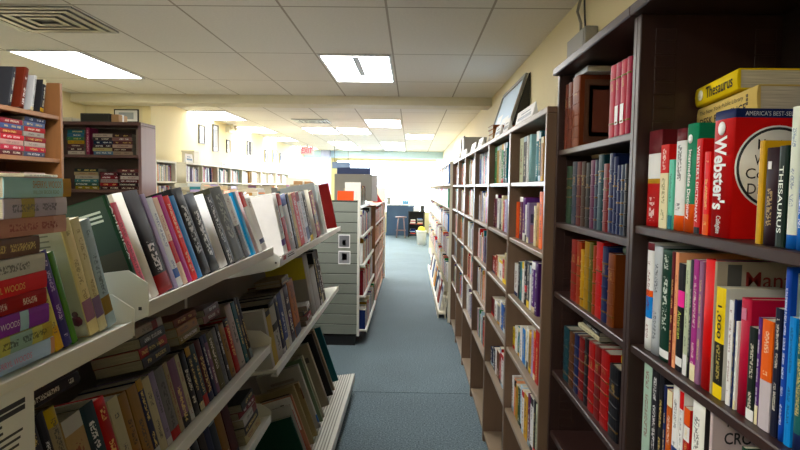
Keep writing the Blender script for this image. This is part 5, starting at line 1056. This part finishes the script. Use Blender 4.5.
for nm, a, b in [('side_panel', (-.26, 0, 0), (-.23, .35, .84)), ('side_panel', (.25, 0, 0), (.28, .35, .84)), ('top_board', (-.27, -.01, .8405), (.29, .36, .87)), ('shelf', (-.229, .01, .42), (.249, .34, .44)), ('shelf', (-.229, .01, .08), (.249, .34, .10)), ('back_panel', (-.229, .341, .02), (.249, .35, .84))]: one(nm, a, b, M['black_kick'], t)

for k_, (x_, z_, n_) in enumerate([(.15, .441, 5), (.385, .441, 7), (.15, .101, 6), (.385, .101, 4)]): MS.pile(0, (x_, 19.96, z_), n_, 41+k_, MIX, h=.17, d=.2)
for i, (x, w, h_, mt, lb) in enumerate([(-.05, .16, .16, M['denim'], 'small blue box on the black shelf unit'), (.15, .2, .12, M['card_white'], 'white carton on the black shelf unit'), (.34, .14, .2, M['dark_metal'], 'dark box on the black shelf unit')]):
    small_box('carton', lb, 'box', (x-w/2+.03, 19.95, .8705), (x+w/2+.03, 20.15, .8705+h_), mt, [('box_lid', (x-w/2+.026, 19.946, .8705+h_*.8), (x+w/2+.034, 20.154, .8705+h_+.006), mt)])
for i, (x, w, h_, mt, lb) in enumerate([(-.78, .14, .24, M['grey_plastic'], 'grey box on the blue counter, at its open end'), (-.5, .2, .16, M['card_white'], 'white carton on the blue counter'), (-.2, .24, .12, flat('6a9ac0'), 'light blue box on the blue counter'), (.02, .12, .28, M['card_white'], 'tall white carton on the blue counter')]):
    small_box('carton', lb, 'box', (x-w/2, 20.75, 1.0755), (x+w/2, 20.95, 1.0755+h_), mt, [('box_lid', (x-w/2-.004, 20.746, 1.0755+h_*.8), (x+w/2+.004, 20.954, 1.0755+h_+.006), mt)])
t = thing('white_bin', 'white bin holding a yellow ball at the far end of the white aisle cases', 'bin', (.31, 17.4, 0)); q = MB(); q.lathe([(0, .0), (.12, 0), (.15, .40), (.16, .41), (.15, .42), (.14, .40), (.11, .02), (0, .02)], M['card_white'], 24); q.build('bucket', t); q = MB(); q.tube([(.15*math.cos(R(i*15)), .15*math.sin(R(i*15)), .36) for i in range(25)], .008, M['grey_plastic']); q.build('rim', t)
q = MB(); q.lathe([(0, .0), (.06, .02), (.105, .08), (.11, .12), (.09, .18), (.04, .215), (0, .22)], M['yellow_thing'], 20); o = tag(q.build('yellow_ball', None, (.31, 17.4, .32)), 'yellow ball resting in the white bin', 'ball')
t = thing('hanging_sign', 'blue-grey sign board hanging before the shop window', 'sign', (-1.55, 13.2, 2.06)); one('sign_board', (-.2, 0, 0), (.2, .03, .14), flat('5a7090'), t, .003)
for s in (-.15, .15): q = MB(); q.tube([(s, .015, .14), (s, .015, .638)], .004, M['dark_metal']); q.build('wire', t)
MS.build('far_books', 'rows and piles of small distant books filling the far shelves')
print('BOOKS', NB[0])
# ------------------------------------------------------------------ lights
W = bpy.data.worlds.new('sky'); bpy.context.scene.world = W; W.use_nodes = True
bg = W.node_tree.nodes['Background']; bg.inputs[0].default_value = (.82, .92, 1, 1); bg.inputs[1].default_value = 14.0
M['tube'] = emis('fluorescent_diffuser', (1.0, .98, .94), 26.0); M['tube_far'] = emis('fluorescent_diffuser_far', (1.0, .98, .94), 8.0); M['tube_fill'] = emis('fill_panel_diffuser', (1.0, .98, .94), 20.0)
def troffer(cx, cy, label, L=1.18, Wd=.57, strip=False, mt=None):
    t = thing('fluorescent_light', label, 'light', (cx, cy, ZC), 0, 'ceiling troffer lights')
    q = MB(); a, b = Wd/2, L/2; f = .018
    for (x0, y0, x1, y1) in ((-a, -b, a, -b+f), (-a, b-f, a, b), (-a, -b+f, -a+f, b-f), (a-f, -b+f, a, b-f)): q.box((x0, y0, -.012), (x1, y1, -.0005), M['trim'], .001)
    q.build('frame', t)
    one('diffuser', (-a+f, -b+f, -.008), (a-f, b-f, -.001), mt or M['tube'], t, 0)
    if strip: one('grey_strip', (-.025, -.54, -.0105), (.03, .26, -.0085), M['grey_plastic'], t, .001)  # flat grey strip laid along the middle of the diffuser
    return t
col = lambda k: -.16 + .61*k - .305
for k, y, l, st in [(0, 5.35, 'ceiling light panel above the aisle with a grey strip down its middle', True), (-4, 5.30, 'bright ceiling light panel above the wooden bookcase', False),
     (-4, 9.0, 'ceiling light panel just past the beam on the white-bookcase side', False), (-4, 11.2, 'second ceiling light panel past the beam on the white-bookcase side', False), (-4, 13.4, 'third ceiling light panel past the beam on the white-bookcase side', False),
     (-2, 11.2, 'ceiling light panel past the beam in the middle of the shop', False), (-1, 11.2, 'ceiling light panel beside the middle one past the beam', False), (-2, 14.5, 'small ceiling light panel far down the middle of the shop', False), (0, 9.85, 'ceiling light panel past the beam straight above the aisle', False), (1, 12.3, 'ceiling light panel past the beam near the brown bookcase wall', False), (0, 14.5, 'small ceiling light panel far above the aisle', False),
     (-4, 16.3, 'smallest added fill light panel before the soffit', False), (-2, 16.3, 'added fill light panel before the soffit in the middle', False), (0, 16.3, 'added fill light panel before the soffit over the aisle', False)]:  # last row of panels is added to brighten the soffit
    troffer(col(k), y, l, strip=st, mt=M['tube_far'] if k == -4 and 8 < y < 14 else None)

for k, y, l in [(-1, 1.9, 'added fill light panel, unseen overhead near the dictionaries'), (-1, -1.2, 'added fill light panel behind the viewer above the aisle'), (-4, -1.2, 'added fill light panel behind the viewer beyond the shelves')]:  # fill panels outside the view, added to light the foreground cases
    troffer(col(k), y, l, mt=M['tube_fill'])
L_ = bpy.data.lights.new('window_daylight', 'AREA'); L_.shape = 'RECTANGLE'; L_.size = 3.6; L_.size_y = 1.8; L_.energy = 500; L_.color = (.85, .93, 1)
lo = bpy.data.objects.new('window_daylight', L_); C.objects.link(lo); lo.location = (-.95, YE+.15, 1.7); lo.rotation_euler = (R(-90), 0, 0)
v = bpy.context.scene.view_settings; v.view_transform = 'Standard'; v.look = 'None'; v.exposure = 0.22; v.gamma = 1.0
cy = bpy.context.scene.cycles; cy.use_denoising = True; cy.max_bounces = 8; cy.diffuse_bounces = 5; cy.sample_clamp_indirect = 6
